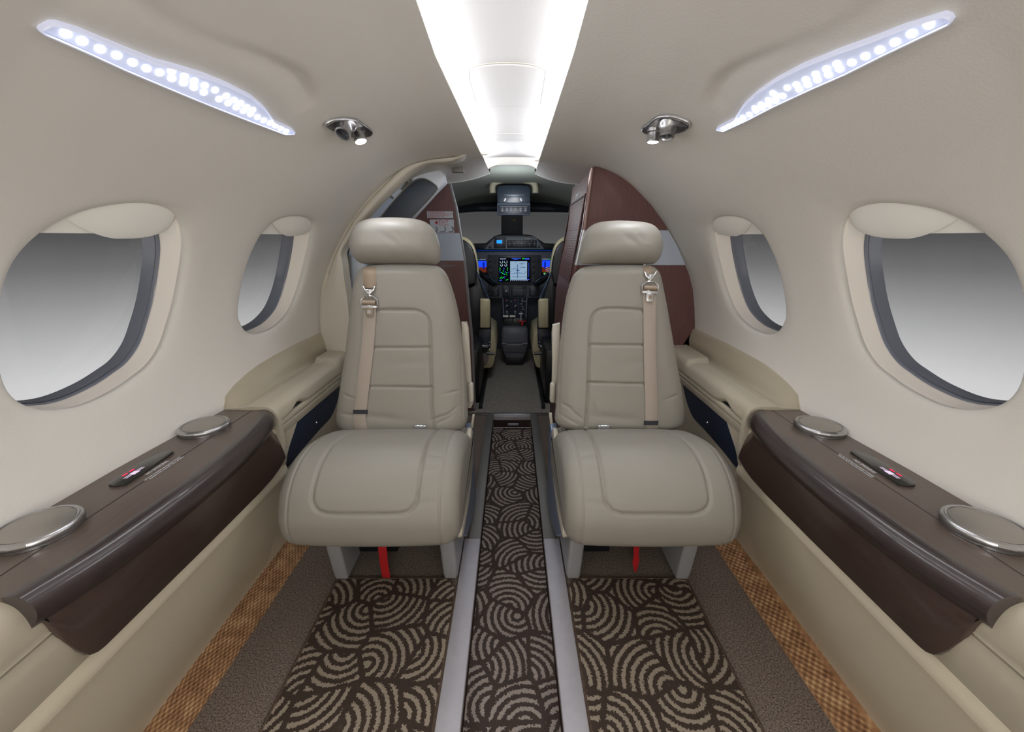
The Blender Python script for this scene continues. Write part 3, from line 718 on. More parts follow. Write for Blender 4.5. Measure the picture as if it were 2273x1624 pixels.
# ================================================================ armrest ledge ahead of the console
def build_armrest(sg):
    sd = 'left' if sg < 0 else 'right'
    root = thing('armrest_ledge', 'cream padded armrest ledge with a dark blue side panel beside the %s seat' % sd, 'armrest', (sg * .60, 1.15, .40), 'padded armrest ledges beside the seats')
    YE = YR - .002 if sg > 0 else YL - .002
    Y0 = .853
    # back panel following the wall: upper edge rises towards the front
    TOPE = sorted([(float(q_[1]), float(q_[2])) for q_ in [hit(x, y, -.002) for x, y in ((1560, 737), (1606, 758), (1668, 791), (1700, 810), (1727, 831), (1752, 854), (1773, 879), (1788, 897))]]); TOPE = [(.80, .4812), (.856, .4815)] + [q_ for q_ in TOPE if q_[0] > .87]
    g = P(); rows = []
    for Y in np.linspace(Y0, YE, 40):
        zt = float(np.interp(Y, [q[0] for q in TOPE], [q[1] for q in TOPE]))
        tt = th_z(Y, zt); p = shell(Y, tt, 1, -.002); p2 = shell(Y, tt, 1, .0)
        k = (Y - Y0) / (YE - Y0)
        xb = .612 + .0 * k
        tk = min(1, .12 + (Y - Y0) / .12); sec = [(p2[0], zt), (p[0] - .003 * tk, zt - .001), (p[0] - .007 * tk, zt - .005)]
        c = smoothcurve([(p[0] - .007 * tk, zt - .005), (p[0] * .62 + xb * .38 - .006, zt * .5 + .483 * .5 - .004), (xb + .012, .4815), (xb - .01, .480), (.585, .4795)], 14)
        rows.append([(sg * a, Y, b) for a, b in sec] + [(sg * a, Y, b) for a, b in c[1:]] + [(sg * .585, Y, .40), (sg * (shell(Y, th_z(Y, .40), 1)[0] - .004), Y, .40)])
    g.grid(rows, cv=True, capu=True); g.done('back_panel', mat('ledge_back', (172, 163, 143), .5, bump=.15, bscale=500) if sg < 0 else bpy.data.materials['ledge_back'], root, ang=50)
    # armrest pad
    def padsec(z0, xin, xo): return [(xo, .440), (xo, z0 - .002), (xo - .006, z0 + .001), (xo - .03, z0 + .001), (xin + .022, z0), (xin + .010, z0 - .005), (xin + .003, z0 - .014), (xin, z0 - .028), (xin - .001, .445), (xin + .006, .437)]
    g = P(); rows = []
    for Y in np.linspace(Y0, YE, 60):
        k = sm((Y - 1.20) / .012)   # step up to the raised lid section
        lift = .010 * k
        # finger scoop in the lower edge near the console
        sc = math.exp(-((Y - .955) / .030) ** 2)
        s = padsec(.484 + lift, .541, .612)
        c = smoothcurve(s, 26)
        row = []
        for a, b in c:
            kf = min(max((.478 - b) / .034, 0), 1) * (1 if a < .57 else 0); b += .017 * sc * kf; a += .001 * sc * kf
            row.append((sg * a, Y, b))
        rows.append(row)
    g.grid(rows, cv=True, capu=True); pad = g.done('armrest_pad', LEDGE, root, ang=50)
    g = P()
    g.tube([(sg * .600, Y, .4853) for Y in np.linspace(.90, 1.17, 6)] + [(sg * .594, 1.185, .4853), (sg * .57, 1.190, .4843), (sg * .5505, 1.190, .4795), (sg * .5425, 1.188, .466), (sg * .5405, 1.186, .452)], .0008, 6)
    g.tube([(sg * .612, Y, .4955) for Y in np.linspace(1.215, 1.30, 6)], .0009, 6)
    g.done('pad_seam', STITCH, pad)
    # opening with a latch
    g = P(); g.box(tuple(sorted((sg * .547, sg * .556)))[:1] + (.872, .441), (max(sg * .547, sg * .556), .985, .452)); g.done('latch_recess', BLACK, root)
    g = P(); a, b = sorted((sg * .544, sg * .55)); g.box((a, .876, .442), (b, .930, .450), .001); g.done('latch', mat('latch_grey', (150, 160, 168), .3, .4) if sg < 0 else bpy.data.materials['latch_grey'], root)
    # lower lip moulding with a groove
    g = P(); rows = []
    for Y in np.linspace(Y0, YE, 12):
        rows.append([(sg * a, Y, b) for a, b in ((.556, .446), (.546, .445), (.541, .441), (.5405, .434), (.5435, .4305), (.550, .4295), (.556, .4295))])
    g.grid(rows, cv=True, capu=True); g.done('ledge_moulding', LEDGE, root, ang=40)
    g = P(); rows = []
    for Y in np.linspace(Y0, YE, 12):
        rows.append([(sg * a, Y, b) for a, b in ((.556, .4285), (.546, .4280), (.5425, .425), (.5425, .419), (.547, .405), (.556, .40))])
    g.grid(rows, cv=True, capu=True); g.done('ledge_base', LEDGE, root, ang=40)
    # end cap beside the console
    g = P(); rows = []
    for Y in np.linspace(.8525, .868, 6):
        c = smoothcurve([(.664, .4800), (.62, .4815), (.60, .4845), (.56, .4845), (.546, .478), (.5385, .462), (.538, .440), (.5415, .36), (.548, .33), (.552, .32), (.57, .30)], 24)
        rows.append([(sg * a, Y, b) for a, b in c] + [(sg * .60, Y, .30)])
    g.grid(rows, cv=True, capu=True); g.done('end_cap', LEDGE, root, ang=40)
    # front cover of the lower panel with the navy insert
    def low_plane(px, py):
        # slanted plane through (.548,z .42) and (.590,z .20)
        n = np.array((1, 0, (.572 - .549) / (.42 - .25))); return onPlane(px, py, (.5465, 0, .42), n)
    NV = [(1513, 836), (1534, 850), (1564, 875), (1589, 900), (1606, 923), (1618, 957), (1631, 998), (1637, 1032), (1634, 1037), (1627, 1030), (1606, 1003), (1564, 954), (1539, 927), (1526, 898), (1518, 867)]
    q = [low_plane(*p) for p in smoothcurve(NV, 60, closed=True)]
    g = P(); g.prism([(sg * (p[0] + .001), p[1], p[2]) for p in q], (sg * .004, 0, 0)); nv = g.done('blue_insert', NAVY, root)
    c = low_plane(1570, 937); g = P(); g.lathe([(0, .002), (.003, .002), (.004, 0)][::-1], (sg * (c[0]), c[1], c[2]), (-sg, 0, .2), 14); g.done('screw', METAL, nv)
    g = P(); rows = []
    pA = [(.549, .42), (.572, .25), (.60, .15), (.645, .035), (.652, -.01)]
    for Y in np.linspace(.864, YE, 14):
        rows.append([(sg * a, Y, b) for a, b in pA])
    g.grid(rows); g.done('side_cover', LOWER, root, ang=30)
    Yp = (YR if sg > 0 else YL) + .001; x0, x1 = sorted((sg * .47, sg * .64)); g = P(); g.box((x0, Yp, .0), (x1, Yp + .003, .535)); g.done('trim_11' if sg < 0 else 'trim_12', LEDGE, kind='structure')  # added filler plate, closes the gap and light leak past the ledge end
for sg in (-1, 1): build_armrest(sg)
# ================================================================ closet on the right
def zY(py, Y): return onY(1400, py, Y)[2]
root = thing('wood_closet', 'tall dark reddish wood closet with a silver band behind the right seat', 'closet', (.45, 1.7, 0))
arc = [(1322, 369), (1340, 372), (1357, 378), (1387, 396), (1416, 423), (1446, 455), (1476, 497), (1505, 547), (1529, 606), (1538, 640), (1542, 680), (1543, 724), (1542, 752), (1536, 764), (1522, 770), (1497, 773)]
A = [onY(x, y, YR) for x, y in arc]
inner = [onY(1316, 372, YR), onY(1298, 511, YR), onY(1280, 588, YR), onY(1262, 680, YR)]
inner = [(p[0], p[2]) for p in inner] + [(.185, .25), (.18, .01)]
outl = [(p[0], p[2]) for p in A] + [(.50, .46), (.50, .01)]
poly = inner[::-1] + outl           # counter-clockwise-ish outline in x,z
def rear(p):                        # same corner at the forward end
    x, z = p; return (x + .012 if x < .3 else x * .97, z)
g = P(); b = g.bm
fa = [b.verts.new((x, YR, z)) for x, z in poly]; ba = [b.verts.new((rear(p)[0], 1.9, rear(p)[1])) for p in poly]
b.faces.new(fa); b.faces.new(ba[::-1])
for i in range(len(poly)): b.faces.new((fa[i], ba[i], ba[(i + 1) % len(poly)], fa[(i + 1) % len(poly)]))
bmesh.ops.recalc_face_normals(b, faces=b.faces)
g.done('closet_body', WOODZ, root, smooth=True, ang=30)
z1, z0 = zY(511, YR), zY(588, YR)
oz = sorted(outl[:12], key=lambda q: q[1]); ix = lambda z: float(np.interp(z, [q[1] for q in inner][::-1], [q[0] for q in inner][::-1])); ox = lambda z: float(np.interp(z, [q[1] for q in oz], [q[0] for q in oz]))
g = P(); g.prism([(ix(z) - .002, YR - .001, z) for z in np.linspace(z0, z1, 8)] + [(ox(z) - .001, YR - .001, z) for z in np.linspace(z1, z0, 8)], (0, -.0015, 0)); g.done('silver_band', SILVER, root)
# rounded corner post
g = P(); pts = [(x - .001, YR + .002, z) for x, z in inner if z > z1] + [(ix(z1) - .001, YR + .002, z1)]; g.tube(pts, .008, 12); post = g.done('corner_trim', mat('post_wood', (128, 98, 92), .18, .2, coat=.8), root)
g = P(); g.tube([(ix(z) - .001, YR + .002, z) for z in (z1, z0)], .0085, 12); g.done('silver_corner', METAL, root)
g = P(); g.tube([(ix(z) - .001, YR + .002, z) for z in (z0, .6, .4, .2, .01)], .008, 12); g.done('corner_trim', WOODZ, root)
# tambour door on the aisle side of the closet
def sideX(Y, z): k = (Y - YR) / .52; return ix(z) + .012 * k
g = P(); rows = []
zt = .985; zb = .70; n = 0
for i in range(90):
    z = zt + (zb - zt) * i / 89
    rows.append([(sideX(Y, z) - .0035 - .0009 * abs(math.sin(i * math.pi / 3)), Y, z) for Y in np.linspace(1.44, 1.865, 6)])
g.grid(rows); g.done('tambour_door', TAMB, root, ang=80)
g = P()
for a, b_ in (((1.435, zt + .004), (1.87, zt + .004)), ((1.435, zt), (1.435, zb)), ((1.87, zt), (1.87, zb))):
    g.tube([(sideX(a[0], a[1]) - .003, a[0], a[1]), (sideX(b_[0], b_[1]) - .003, b_[0], b_[1])], .0035, 8)
g.done('door_frame', mat('closet_frame', (70, 44, 42), .6, spec=.15), root)
g = P()
for k in range(3): g.box((sideX(1.64, 1.0) - .003, 1.63, 1.004 + k * .0032), (sideX(1.64, 1.0) + .004, 1.70, 1.0055 + k * .0032))
g.done('door_label', WHITE, root)
# ================================================================ entry door side (left)
outer = [(1057, 321), (1040, 336), (1023, 344), (1003, 349), (983, 351), (960, 353), (941, 357), (918, 363), (898, 371), (870, 394), (842, 422), (813, 453), (785, 490), (757, 538), (737, 584), (723, 637), (716, 680), (714, 708), (714, 745), (718, 762), (723, 773), (730, 783), (742, 788), (766, 789)]
inn = [(1057, 325), (1041, 341), (1022, 351), (1000, 358), (985, 360), (965, 361), (950, 363), (930, 370), (905, 385), (878, 410), (850, 438), (822, 468), (798, 495), (793, 499)]
root = thing('door_arch_trim', 'cream curved trim arch around the entry doorway at left', 'trim', (-.45, 1.31, .5))
oc = [onY(x, y, 1.31) for x, y in outer[0:13]]; ic = [onY(x, y, 1.31) for x, y in inn]
oc = smoothcurve(oc, 40); ic = smoothcurve(ic, 40)
g = P(); rows = []
for a, b_ in zip(oc, ic):
    a = np.array(a); b_ = np.array(b_); m = (a + b_) / 2
    od = np.array((a[0], 0, a[2] - ZC)); od /= np.linalg.norm(od); rows.append([a + od * .03 + (0, .012, 0), a + (0, .012, 0), a + (0, .0, 0), a * .8 + b_ * .2 + (0, -.004, 0), m + (0, -.006, 0), a * .2 + b_ * .8 + (0, -.004, 0), b_, b_ + (0, .05, 0)])
g.grid(rows); g.done('arch_bead', PLAS, root, ang=60)
# cream pillar panel
po = smoothcurve([onY(x, y, 1.31) for x, y in outer[12:]], 40); pi_ = smoothcurve([onY(x, y, 1.305) for x, y in ((793, 499), (775, 528), (758, 560), (761, 590), (765, 623), (771, 665), (775, 708), (775, 760), (771, 789))], 40)
g = P(); rows = []
for a, b_ in zip(po, pi_):
    a = np.array(a); b_ = np.array(b_); od = np.array((a[0], 0, a[2] - ZC)); od /= np.linalg.norm(od); row = [a + od * .03 + (0, .012, 0), a + (0, .012, 0), a + (0, 0, 0)]
    for k in range(1, 8): u = k / 8; row.append(a * (1 - u) + b_ * u + np.array((0, -.006 * math.sin(math.pi * u), 0)))
    rows.append(row + [b_, b_ + (0, .004, 0), b_ + (0, .05, 0)])
g.grid(rows); g.done('pillar_panel', PLAS, root, ang=60)
# door lining and opening behind the arch
root = thing('door_1', 'pale grey entry door and lining behind the left arch', None, (-.6, 1.65, 0), kind='structure')
g = P(); rows = []
for Y in np.linspace(1.332, 1.92, 14):
    k = (Y - 1.332) / .59; row = []
    for th in np.linspace(-.9, 1.15, 40):
        r = rad(max(th, -.2), 1.38) * (1.0 + .04 * k) + .004
        if th < -.2: r = min(r, .70)
        row.append((-r * math.cos(th), Y, ZC + r * math.sin(th)))
    rows.append(row)
g.grid(rows); g.done('door_lining', WHITEP, root, ang=60)
hd = [(868, 398), (885, 384), (905, 372), (935, 363), (962, 366), (985, 384), (989, 404), (968, 425), (915, 484), (900, 500), (838, 500), (846, 482), (866, 452), (873, 440), (848, 420)]
q = [onY(x, y, 1.48) for x, y in hd]
g = P(); g.prism([tuple(p) for p in q], (0, .05, 0), .006, 3); g.done('door_header', WHITEP, root, ang=50)
wd = [(836, 500), (852, 474), (880, 440), (908, 410), (925, 399), (938, 396), (955, 402), (971, 415), (968, 424), (945, 450), (914, 483), (906, 500)]
q = [onY(x, y, 1.477) for x, y in wd]
g = P(); g.tube([tuple(p) for p in smoothcurve(q, 50, closed=True)], .0022, 6, closed=True); g.done('panel_seal', GREYP, root)
g = P(); g.prism([tuple(p) for p in q], (0, .02, 0), .002); g.done('dark_door_panel', SLATE, root, ang=50)
g = P(); a = onY(900, 413, 1.476); g.tube([a + (-.012, 0, -.012), a + (.012, 0, .012)], .005, 10)
a = onY(913, 400, 1.476); g.tube([a + (-.005, 0, -.006), a + (.003, 0, .004)], .003, 8); g.done('door_latch', GREYP, root)
g = P(); a = onY(854, 424, 1.455); b_ = onY(873, 440, 1.455); g.tube([a, b_], .004, 8); g.done('door_stop', GREYP, root)
# white steps of the lower door
g = P(); q = [onY(x, y, 1.44) for x, y in ((772, 560), (800, 520), (812, 640), (800, 760), (786, 790), (776, 790))]; g.prism([tuple(p) for p in q], (0, .04, 0), .004); g.done('door_side_panel', WHITEP, root)
root = thing('gas_strut', 'dark grey door gas strut behind the left headrest', 'strut', tuple(onY(775, 740, 1.40)))
g = P(); g.tube([onY(772, 745, 1.40), onY(770, 566, 1.40)], .0135, 16); g.done('strut_cylinder', GREYP, root)
g = P(); g.tube([onY(770, 568, 1.40), onY(775, 533, 1.40)], .005, 10); g.done('strut_rod', BLACK, root)
# ================================================================ forward cabinet (left)
root = thing('wood_cabinet', 'dark wood cabinet with silver band and red exit placard left of the flight deck', 'cabinet', (-.4, 2.0, 0))
YC = 1.93
e1 = [onY(x, y, YC) for x, y in ((996, 400), (1012, 462), (1020, 515), (1030, 578), (1046, 737))]
e1 = [(p[0], p[2]) for p in e1] + [(-.195, .30), (-.195, .01)]
poly = e1 + [(-.56, .01), (-.60, .45), (-.58, .75), (-.52, .90), (-.43, 1.00), (-.33, 1.08)]
g = P(); g.prism([(x, YC, z) for x, z in poly], (0, .08, 0), .0); g.done('cabinet_body', WOODZ2, root, ang=30)
zz1, zz0 = onY(1020, 517, YC)[2], onY(1030, 578, YC)[2]
ex = lambda z: float(np.interp(z, [q[1] for q in e1][::-1], [q[0] for q in e1][::-1]))
g = P(); g.prism([(-.6, YC - .001, zz0), (ex(zz0) + .001, YC - .001, zz0), (ex(zz1) + .001, YC - .001, zz1), (-.6, YC - .001, zz1)], (0, -.002, 0)); g.done('silver_band', SILVER, root)
g = P(); g.tube([(x + .002, YC + .004, z) for x, z in e1], .007, 12); g.done('edge_trim', mat('trim_grey', (140, 138, 138), .6, .3), root)
def plq(px0, py0, px1, py1, nm, m, dy=.002):
    a, b_ = onY(px0, py1, YC), onY(px1, py0, YC); g = P(); g.box((a[0], YC - dy, a[2]), (b_[0], YC, b_[2])); return g.done(nm, m, root), a, b_
p1, a, b_ = plq(949, 469, 1006, 484, 'warning_placard', WHITEL)
for i, (s_, t) in enumerate((('WARNING: PRESSURIZED', .0085), ('DO NOT OPEN DOOR WHEN ENGINES ARE RUNNING', .0075), ('CHECK DOOR LATCHED AND LOCKED BEFORE FLIGHT', .0068), ('KEEP CLEAR OF DOOR WHEN', .0068), ('DOOR MOVES', .0068))):
    text('placard_text', s_, t, (a[0] + .003, YC - .0022, b_[2] - .0075 - i * .0058), (1, 0, 0), (0, 0, 1), REDP, root, squash=(.62 if i == 1 else .55 if i == 2 else .8))
p2, a, b_ = plq(956, 487, 1008, 516, 'exit_placard', WHITEL)
text('placard_text', 'EXIT', .019, (a[0] + .040, YC - .0022, b_[2] - .017), (1, 0, 0), (0, 0, 1), REDP, root, squash=1.15)
text('placard_text', 'TO OPEN', .0095, (a[0] + .038, YC - .0022, b_[2] - .027), (1, 0, 0), (0, 0, 1), REDP, root, squash=1.1)
g = P(); x, z = a[0] + .022, b_[2] - .013; g.prism([(x, YC - .002, z), (x + .010, YC - .002, z + .010), (x + .010, YC - .002, z - .010)], (0, -.0006, 0)); g.box((x + .008, YC - .0026, z - .005), (x + .014, YC - .002, z + .005)); g.done('placard_arrow', REDP, root)
g = P()
for k in range(3):
    cx = a[0] + .020 + k * .037; cz = a[2] + .015
    for m in range(7):
        t = -1.2 + m * .33; g.box((cx + .011 * math.cos(t) - .002 - (.004 if k == 2 and m > 3 else 0), YC - .0026, cz + .012 * math.sin(t) - .002), (cx + .011 * math.cos(t) + .003, YC - .002, cz + .012 * math.sin(t) + .0025))
    g.box((cx - .012, YC - .0026, cz - .013), (cx + .006, YC - .002, cz - .009))
g.done('placard_drawing', mat('print_grey', (120, 128, 138), .5), root)
for i, s_ in enumerate(('ON GROUND ONLY', 'MAX LOAD 15 KG', 'CLOSE AND LATCH BEFORE TAXI, TAKE-OFF', 'AND LANDING. STOW LOOSE ITEMS')):
    p = onY(976, 583 + i * 2.6, YC); text('placard_text', s_, .006, (p[0], YC - .0012, p[2] - .003), (1, 0, 0), (0, 0, 1), mat('print_dim', (150, 150, 160), .5) if i == 0 else bpy.data.materials['print_dim'], root, squash=.62)
# small dome lamp in the ceiling over the doorway
c = (-.196, 1.47, 1.056); g = P(); c = (-.178, 1.47, 1.060); g.box((c[0] - .019, c[1] - .014, c[2] - .001), (c[0] + .019, c[1] + .014, c[2] + .02), .001); g.done('doorway_lamp', GREYP, label='small grey rectangular lamp in the ceiling over the left doorway', cat='lamp')

# ================================================================ passenger seats
def pad_mesh(g, p0, U, V, N, left, right, v0, v1, Tf, Tb, ru=.035, rv=.03, seams=(), nu=180, nv=250, crown=0.0, wr=()):
    """padded slab; left/right: functions of v; returns surf(u,v)->height of the front face"""
    p0, U, V, N = map(np.array, (p0, U, V, N))
    tv = (1 - np.cos(np.linspace(0, math.pi, nv))) / 2; tv = .5 * tv + .5 * np.linspace(0, 1, nv); vs = v0 + (v1 - v0) * tv
    ta = np.linspace(-1, 1, nu); ta = .55 * ta + .45 * np.sin(ta * math.pi / 2)
    Lf = np.array([left(v) for v in vs]); Rt = np.array([right(v) for v in vs])
    Ug = Lf[:, None] * (1 - ta[None, :]) / 2 + Rt[:, None] * (1 + ta[None, :]) / 2; Vg = np.repeat(vs[:, None], nu, 1)
    def rnd(e, r): e = np.clip(e / r, 0, 1); return np.sqrt(np.clip(1 - (1 - e) ** 2, 0, 1))
    def height(u, v):
        l = np.interp(v, vs, Lf); r = np.interp(v, vs, Rt)
        h = rnd(np.minimum(u - l, r - u), ru) * rnd(np.minimum(v - v0, v1 - v), rv)
        c = 1 - ((u - (l + r) / 2) / ((r - l) / 2 + 1e-6)) ** 2
        return h, Tf * h + crown * h * c
    H, D = height(Ug, Vg)
    for (pl, dep, w) in seams:
        best = np.full(Ug.shape, 1e9)
        for (a, b) in zip(pl[:-1], pl[1:]):
            a = np.array(a); b = np.array(b); d = b - a; L = max(np.dot(d, d), 1e-12)
            t = np.clip(((Ug - a[0]) * d[0] + (Vg - a[1]) * d[1]) / L, 0, 1)
            best = np.minimum(best, np.hypot(Ug - a[0] - t * d[0], Vg - a[1] - t * d[1]))
        D = D - dep * np.exp(-(best / w) ** 2)
    for (cu_, cv_, ang, ln, w, dep) in wr:      # soft creases
        ca, sa = math.cos(ang), math.sin(ang); x = (Ug - cu_) * ca + (Vg - cv_) * sa; y = -(Ug - cu_) * sa + (Vg - cv_) * ca
        D = D - dep * np.exp(-(x / ln) ** 2 - (y / w) ** 2) * H
    front = p0 + Ug[..., None] * U + Vg[..., None] * V + D[..., None] * N
    back = p0 + Ug[..., None] * U + Vg[..., None] * V - (Tb * H)[..., None] * N
    b = g.bm; n, m = Ug.shape
    F = [[b.verts.new(front[i, j]) for j in range(m)] for i in range(n)]
    for i in range(n - 1):
        for j in range(m - 1): b.faces.new((F[i][j], F[i][j + 1], F[i + 1][j + 1], F[i + 1][j]))
    st = 5; ii = sorted(set(list(range(0, n, st)) + [n - 1])); jj = sorted(set(list(range(0, m, st)) + [m - 1]))
    B = [[b.verts.new(back[i, j]) for j in jj] for i in ii]
    for i in range(len(ii) - 1):
        for j in range(len(jj) - 1): b.faces.new((B[i][j], B[i + 1][j], B[i + 1][j + 1], B[i][j + 1]))
    def surf(u, v):
        _, d = height(np.array(float(u)), np.array(float(v))); return p0 + u * U + v * V + float(d) * N
    return surf
def chain(pix, pl):
    """pixel chain -> v->u interpolation on a plane (p0,U,V,N)"""
    p0, U, V, N = pl; q = [onPlane(x, y, p0, N) - np.array(p0) for x, y in pix]
    uv = [(float(np.dot(a, U)), float(np.dot(a, V))) for a in q]
    c = smoothcurve(uv, 300); c = sorted(c, key=lambda k: k[1]); v = np.array([k[1] for k in c]); u = np.array([k[0] for k in c])
    return uv, v, u
def build_seat(sg):
    sd = 'left' if sg < 0 else 'right'
    cx = -.296 if sg < 0 else .292; HW = .188 if sg < 0 else .182
    lbl = {-1: 'cream leather cabin seat on the left, in front of the entry door', 1: 'cream leather cabin seat on the right, in front of the wood closet'}[sg]
    root = thing('passenger_seat', lbl, 'seat', (cx, .95, 0), 'cream leather cabin seats')
    lean = math.radians(12)
    p0 = np.array((cx, .985, .345)); U = np.array((1., 0, 0)); V = np.array((0, math.sin(lean), math.cos(lean))); N = np.array((0, -math.cos(lean), math.sin(lean)))
    pl = (p0, U, V, N)
    if sg < 0:
        Lp = [(870, 970), (830, 966), (795, 959), (765, 953), (752, 946), (748, 928), (750, 905), (755, 870), (761, 830), (768, 785), (773, 740), (778, 695), (783, 650), (790, 615), (800, 598), (820, 590), (850, 587), (880, 586)]
        Rp = [(900, 970), (940, 970), (985, 966), (1015, 958), (1032, 946), (1039, 925), (1038, 893), (1036, 850), (1032, 800), (1027, 755), (1020, 705), (1012, 666), (1001, 630), (990, 606), (975, 592), (955, 588), (920, 586), (890, 586)]
        Hl = [(880, 588), (830, 587), (800, 583), (784, 568), (778, 548), (779, 528), (786, 508), (800, 494), (820, 487), (850, 485), (872, 484)]
        Hr = [(885, 588), (930, 589), (960, 588), (974, 583), (979, 570), (978, 550), (973, 530), (964, 510), (950, 496), (930, 488), (905, 485), (878, 484)]
    else:
        Lp = [(1380, 961), (1340, 959), (1300, 956), (1265, 951), (1243, 945), (1232, 930), (1234, 900), (1237, 839), (1241, 780), (1248, 720), (1254, 680), (1261, 644), (1271, 615), (1284, 600), (1300, 592), (1330, 588), (1370, 587)]
        Rp = [(1400, 961), (1440, 957), (1480, 951), (1505, 946), (1517, 936), (1519, 915), (1515, 880), (1508, 839), (1499, 790), (1489, 731), (1481, 685), (1472, 639), (1466, 612), (1458, 598), (1445, 591), (1420, 588), (1385, 587)]
        Hl = [(1380, 587), (1330, 590), (1300, 590), (1290, 586), (1286, 570), (1289, 550), (1294, 528), (1303, 510), (1318, 498), (1340, 492), (1370, 491), (1375, 491)]
        Hr = [(1385, 587), (1430, 588), (1452, 585), (1464, 573), (1470, 552), (1468, 530), (1460, 511), (1448, 500), (1430, 495), (1400, 492), (1380, 491)]
    uvL, vL, uL = chain(Lp, pl); uvR, vR, uR = chain(Rp, pl)
    v0 = max(vL[0], vR[0]); v1 = min(vL[-1], vR[-1])
    lf = lambda v: float(np.interp(v, vL, uL)); rt = lambda v: float(np.interp(v, vR, uR))
    def uv(px, py): q = onPlane(px, py, p0 + N * .035, N) - p0; return (float(np.dot(q, U)), float(np.dot(q, V)))
    # insert seams
    if sg < 0:
        ins = [(825, 692), (848, 688), (900, 688), (925, 689), (945, 698), (955, 715), (957, 745), (958, 800), (960, 860), (960, 905), (966, 955)]
        c1, c2 = [(818, 771), (955, 771)], [(812, 857), (959, 858)]
        stl = [(985, 610), (998, 640), (1010, 680), (1018, 730), (1021, 780), (1024, 850), (1025, 900), (1026, 935)]
    else:
        ins = [(1442, 694), (1420, 688), (1375, 685), (1345, 685), (1325, 690), (1314, 704), (1310, 730), (1308, 780), (1306, 840), (1304, 890), (1300, 945)]
        c1, c2 = [(1309, 765), (1440, 766)], [(1305, 848), (1445, 851)]
        stl = [(1279, 615), (1265, 650), (1256, 700), (1250, 760), (1246, 820), (1244, 870), (1243, 920)]
    S = [([uv(*q) for q in smoothcurve(ins, 40)], .0046, .0034), ([uv(*q) for q in c1], .0042, .0030), ([uv(*q) for q in c2], .0042, .0030), ([uv(*q) for q in smoothcurve(stl, 24)], .0022, .0022)]
    wr = []
    rr = random.Random(5 + sg)
    for (px, py, a, l) in ([(990, 930, .5, .02), (1000, 915, .7, .025), (975, 925, .35, .02), (1005, 870, .2, .02), (775, 880, -.3, .02), (780, 920, -.1, .03)] if sg < 0 else [(1262, 930, -.5, .02), (1275, 915, -.7, .025), (1255, 900, -.35, .02), (1495, 880, .3, .02), (1320, 905, -1.2, .02)]):
        q = uv(px, py); wr.append((q[0], q[1], a, l, .0035, .0022))
    wr += [(0.02, .33, .2, .05, .012, .0015), (-.04, .06, -.1, .06, .010, .002), (.03, .20, .05, .05, .012, .0012)]
    g = P(); surf = pad_mesh(g, p0, U, V, N, lf, rt, v0, v1, .032, .03, ru=.045, rv=.032, seams=S, crown=.012, wr=wr)
    back = g.done('backrest', LEATHER, root, ang=70)
    # stitches
    for off in (-.0022, .0022):
        pts = smoothcurve([uv(*q) for q in stl], 110); g = P()
        for i in range(0, 108, 2):
            a = surf(pts[i][0] + off, pts[i][1]) + N * .0001; b_ = surf(pts[i + 1][0] + off, pts[i + 1][1]) + N * .0001; g.tube([a, b_], .0004, 4)
        o = g.done('stitching', STITCH, back); o['kind'] = 'stuff'
    # headrest
    hp0 = p0 + V * (v1 + .05) + N * .005
    hpl = (hp0, U, V, N); _, hv, hu = chain(Hl, hpl); _, hv2, hu2 = chain(Hr, hpl)
    h0, h1 = max(hv[0], hv2[0]), min(hv[-1], hv2[-1])
    g = P(); pad_mesh(g, hp0, U, V, N, lambda v: float(np.interp(v, hv, hu)), lambda v: float(np.interp(v, hv2, hu2)), h0, h1, .042, .035, ru=.05, rv=.045, nu=90, nv=70, crown=.010,
                      wr=[(.0, .0, -.6, .03, .009, .0012), (.02, .01, -.9, .02, .007, .0008)])
    hr = g.done('headrest', LEATHER, root, ang=70)
    for q in (-.05, .05): g = P(); g.tube([p0 + V * (v1 - .03) + U * (q), hp0 + U * q + V * .01], .006, 10); g.done('headrest_post', CHROME, root)
    # dark hard shell behind the backrest
    g = P(); pad_mesh(g, p0 - N * .03, U, V, N, lambda v: lf(v) * .96 + .004, lambda v: rt(v) * .96 - .004, v0 + .01, v1 - .006, .001, .03, ru=.03, rv=.03, nu=30, nv=40)
    g.done('back_shell', PLAS, root, ang=70)
    # ---- cushion
    sec = [(1.045, .335), (1.00, .352), (.93, .385), (.86, .402), (.80, .404), (.745, .390), (.705, .358), (.683, .315), (.680, .282), (.688, .252), (.712, .234), (.75, .225), (.85, .22), (1.04, .22)]
    c = np.array(smoothcurve(sec, 380, closed=True)); n = len(c)
    t = np.roll(c, -1, 0) - np.roll(c, 1, 0); t /= np.linalg.norm(t, axis=1)[:, None]; nr = np.stack([t[:, 1], -t[:, 0]], 1)   # outward?
    cen = c.mean(0)
    if np.mean(np.sum(nr * (c - cen), 1)) < 0: nr = -nr
    x0, x1 = cx - HW, cx + HW
    nx = 160; ta = np.linspace(-1, 1, nx); ta = .55 * ta + .45 * np.sin(ta * math.pi / 2); hw = (x1 - x0) / 2
    xs = cx + ta * hw
    rr_ = .040; e = np.clip((hw - np.abs(xs - cx)) / rr_, 0, 1); inset = .034 * (1 - np.sqrt(np.clip(1 - (1 - e) ** 2, 0, 1)))
    front_bulge = .006 * (1 - ((xs - cx) / hw) ** 2)
    s_in = -sg   # direction of the aisle
    # arc length parameter
    al = np.concatenate([[0], np.cumsum(np.linalg.norm(np.diff(c, axis=0), axis=1))])
    def arc_of_Y(Y, top=True):
        k = [i for i in range(n) if (c[i][1] > .33 if top else True)]; i = min(k, key=lambda i: abs(c[i][0] - Y)); return al[i]
    def arc_of_Z(z):
        k = [i for i in range(n) if c[i][0] < .72]; i = min(k, key=lambda i: abs(c[i][1] - z)); return al[i]
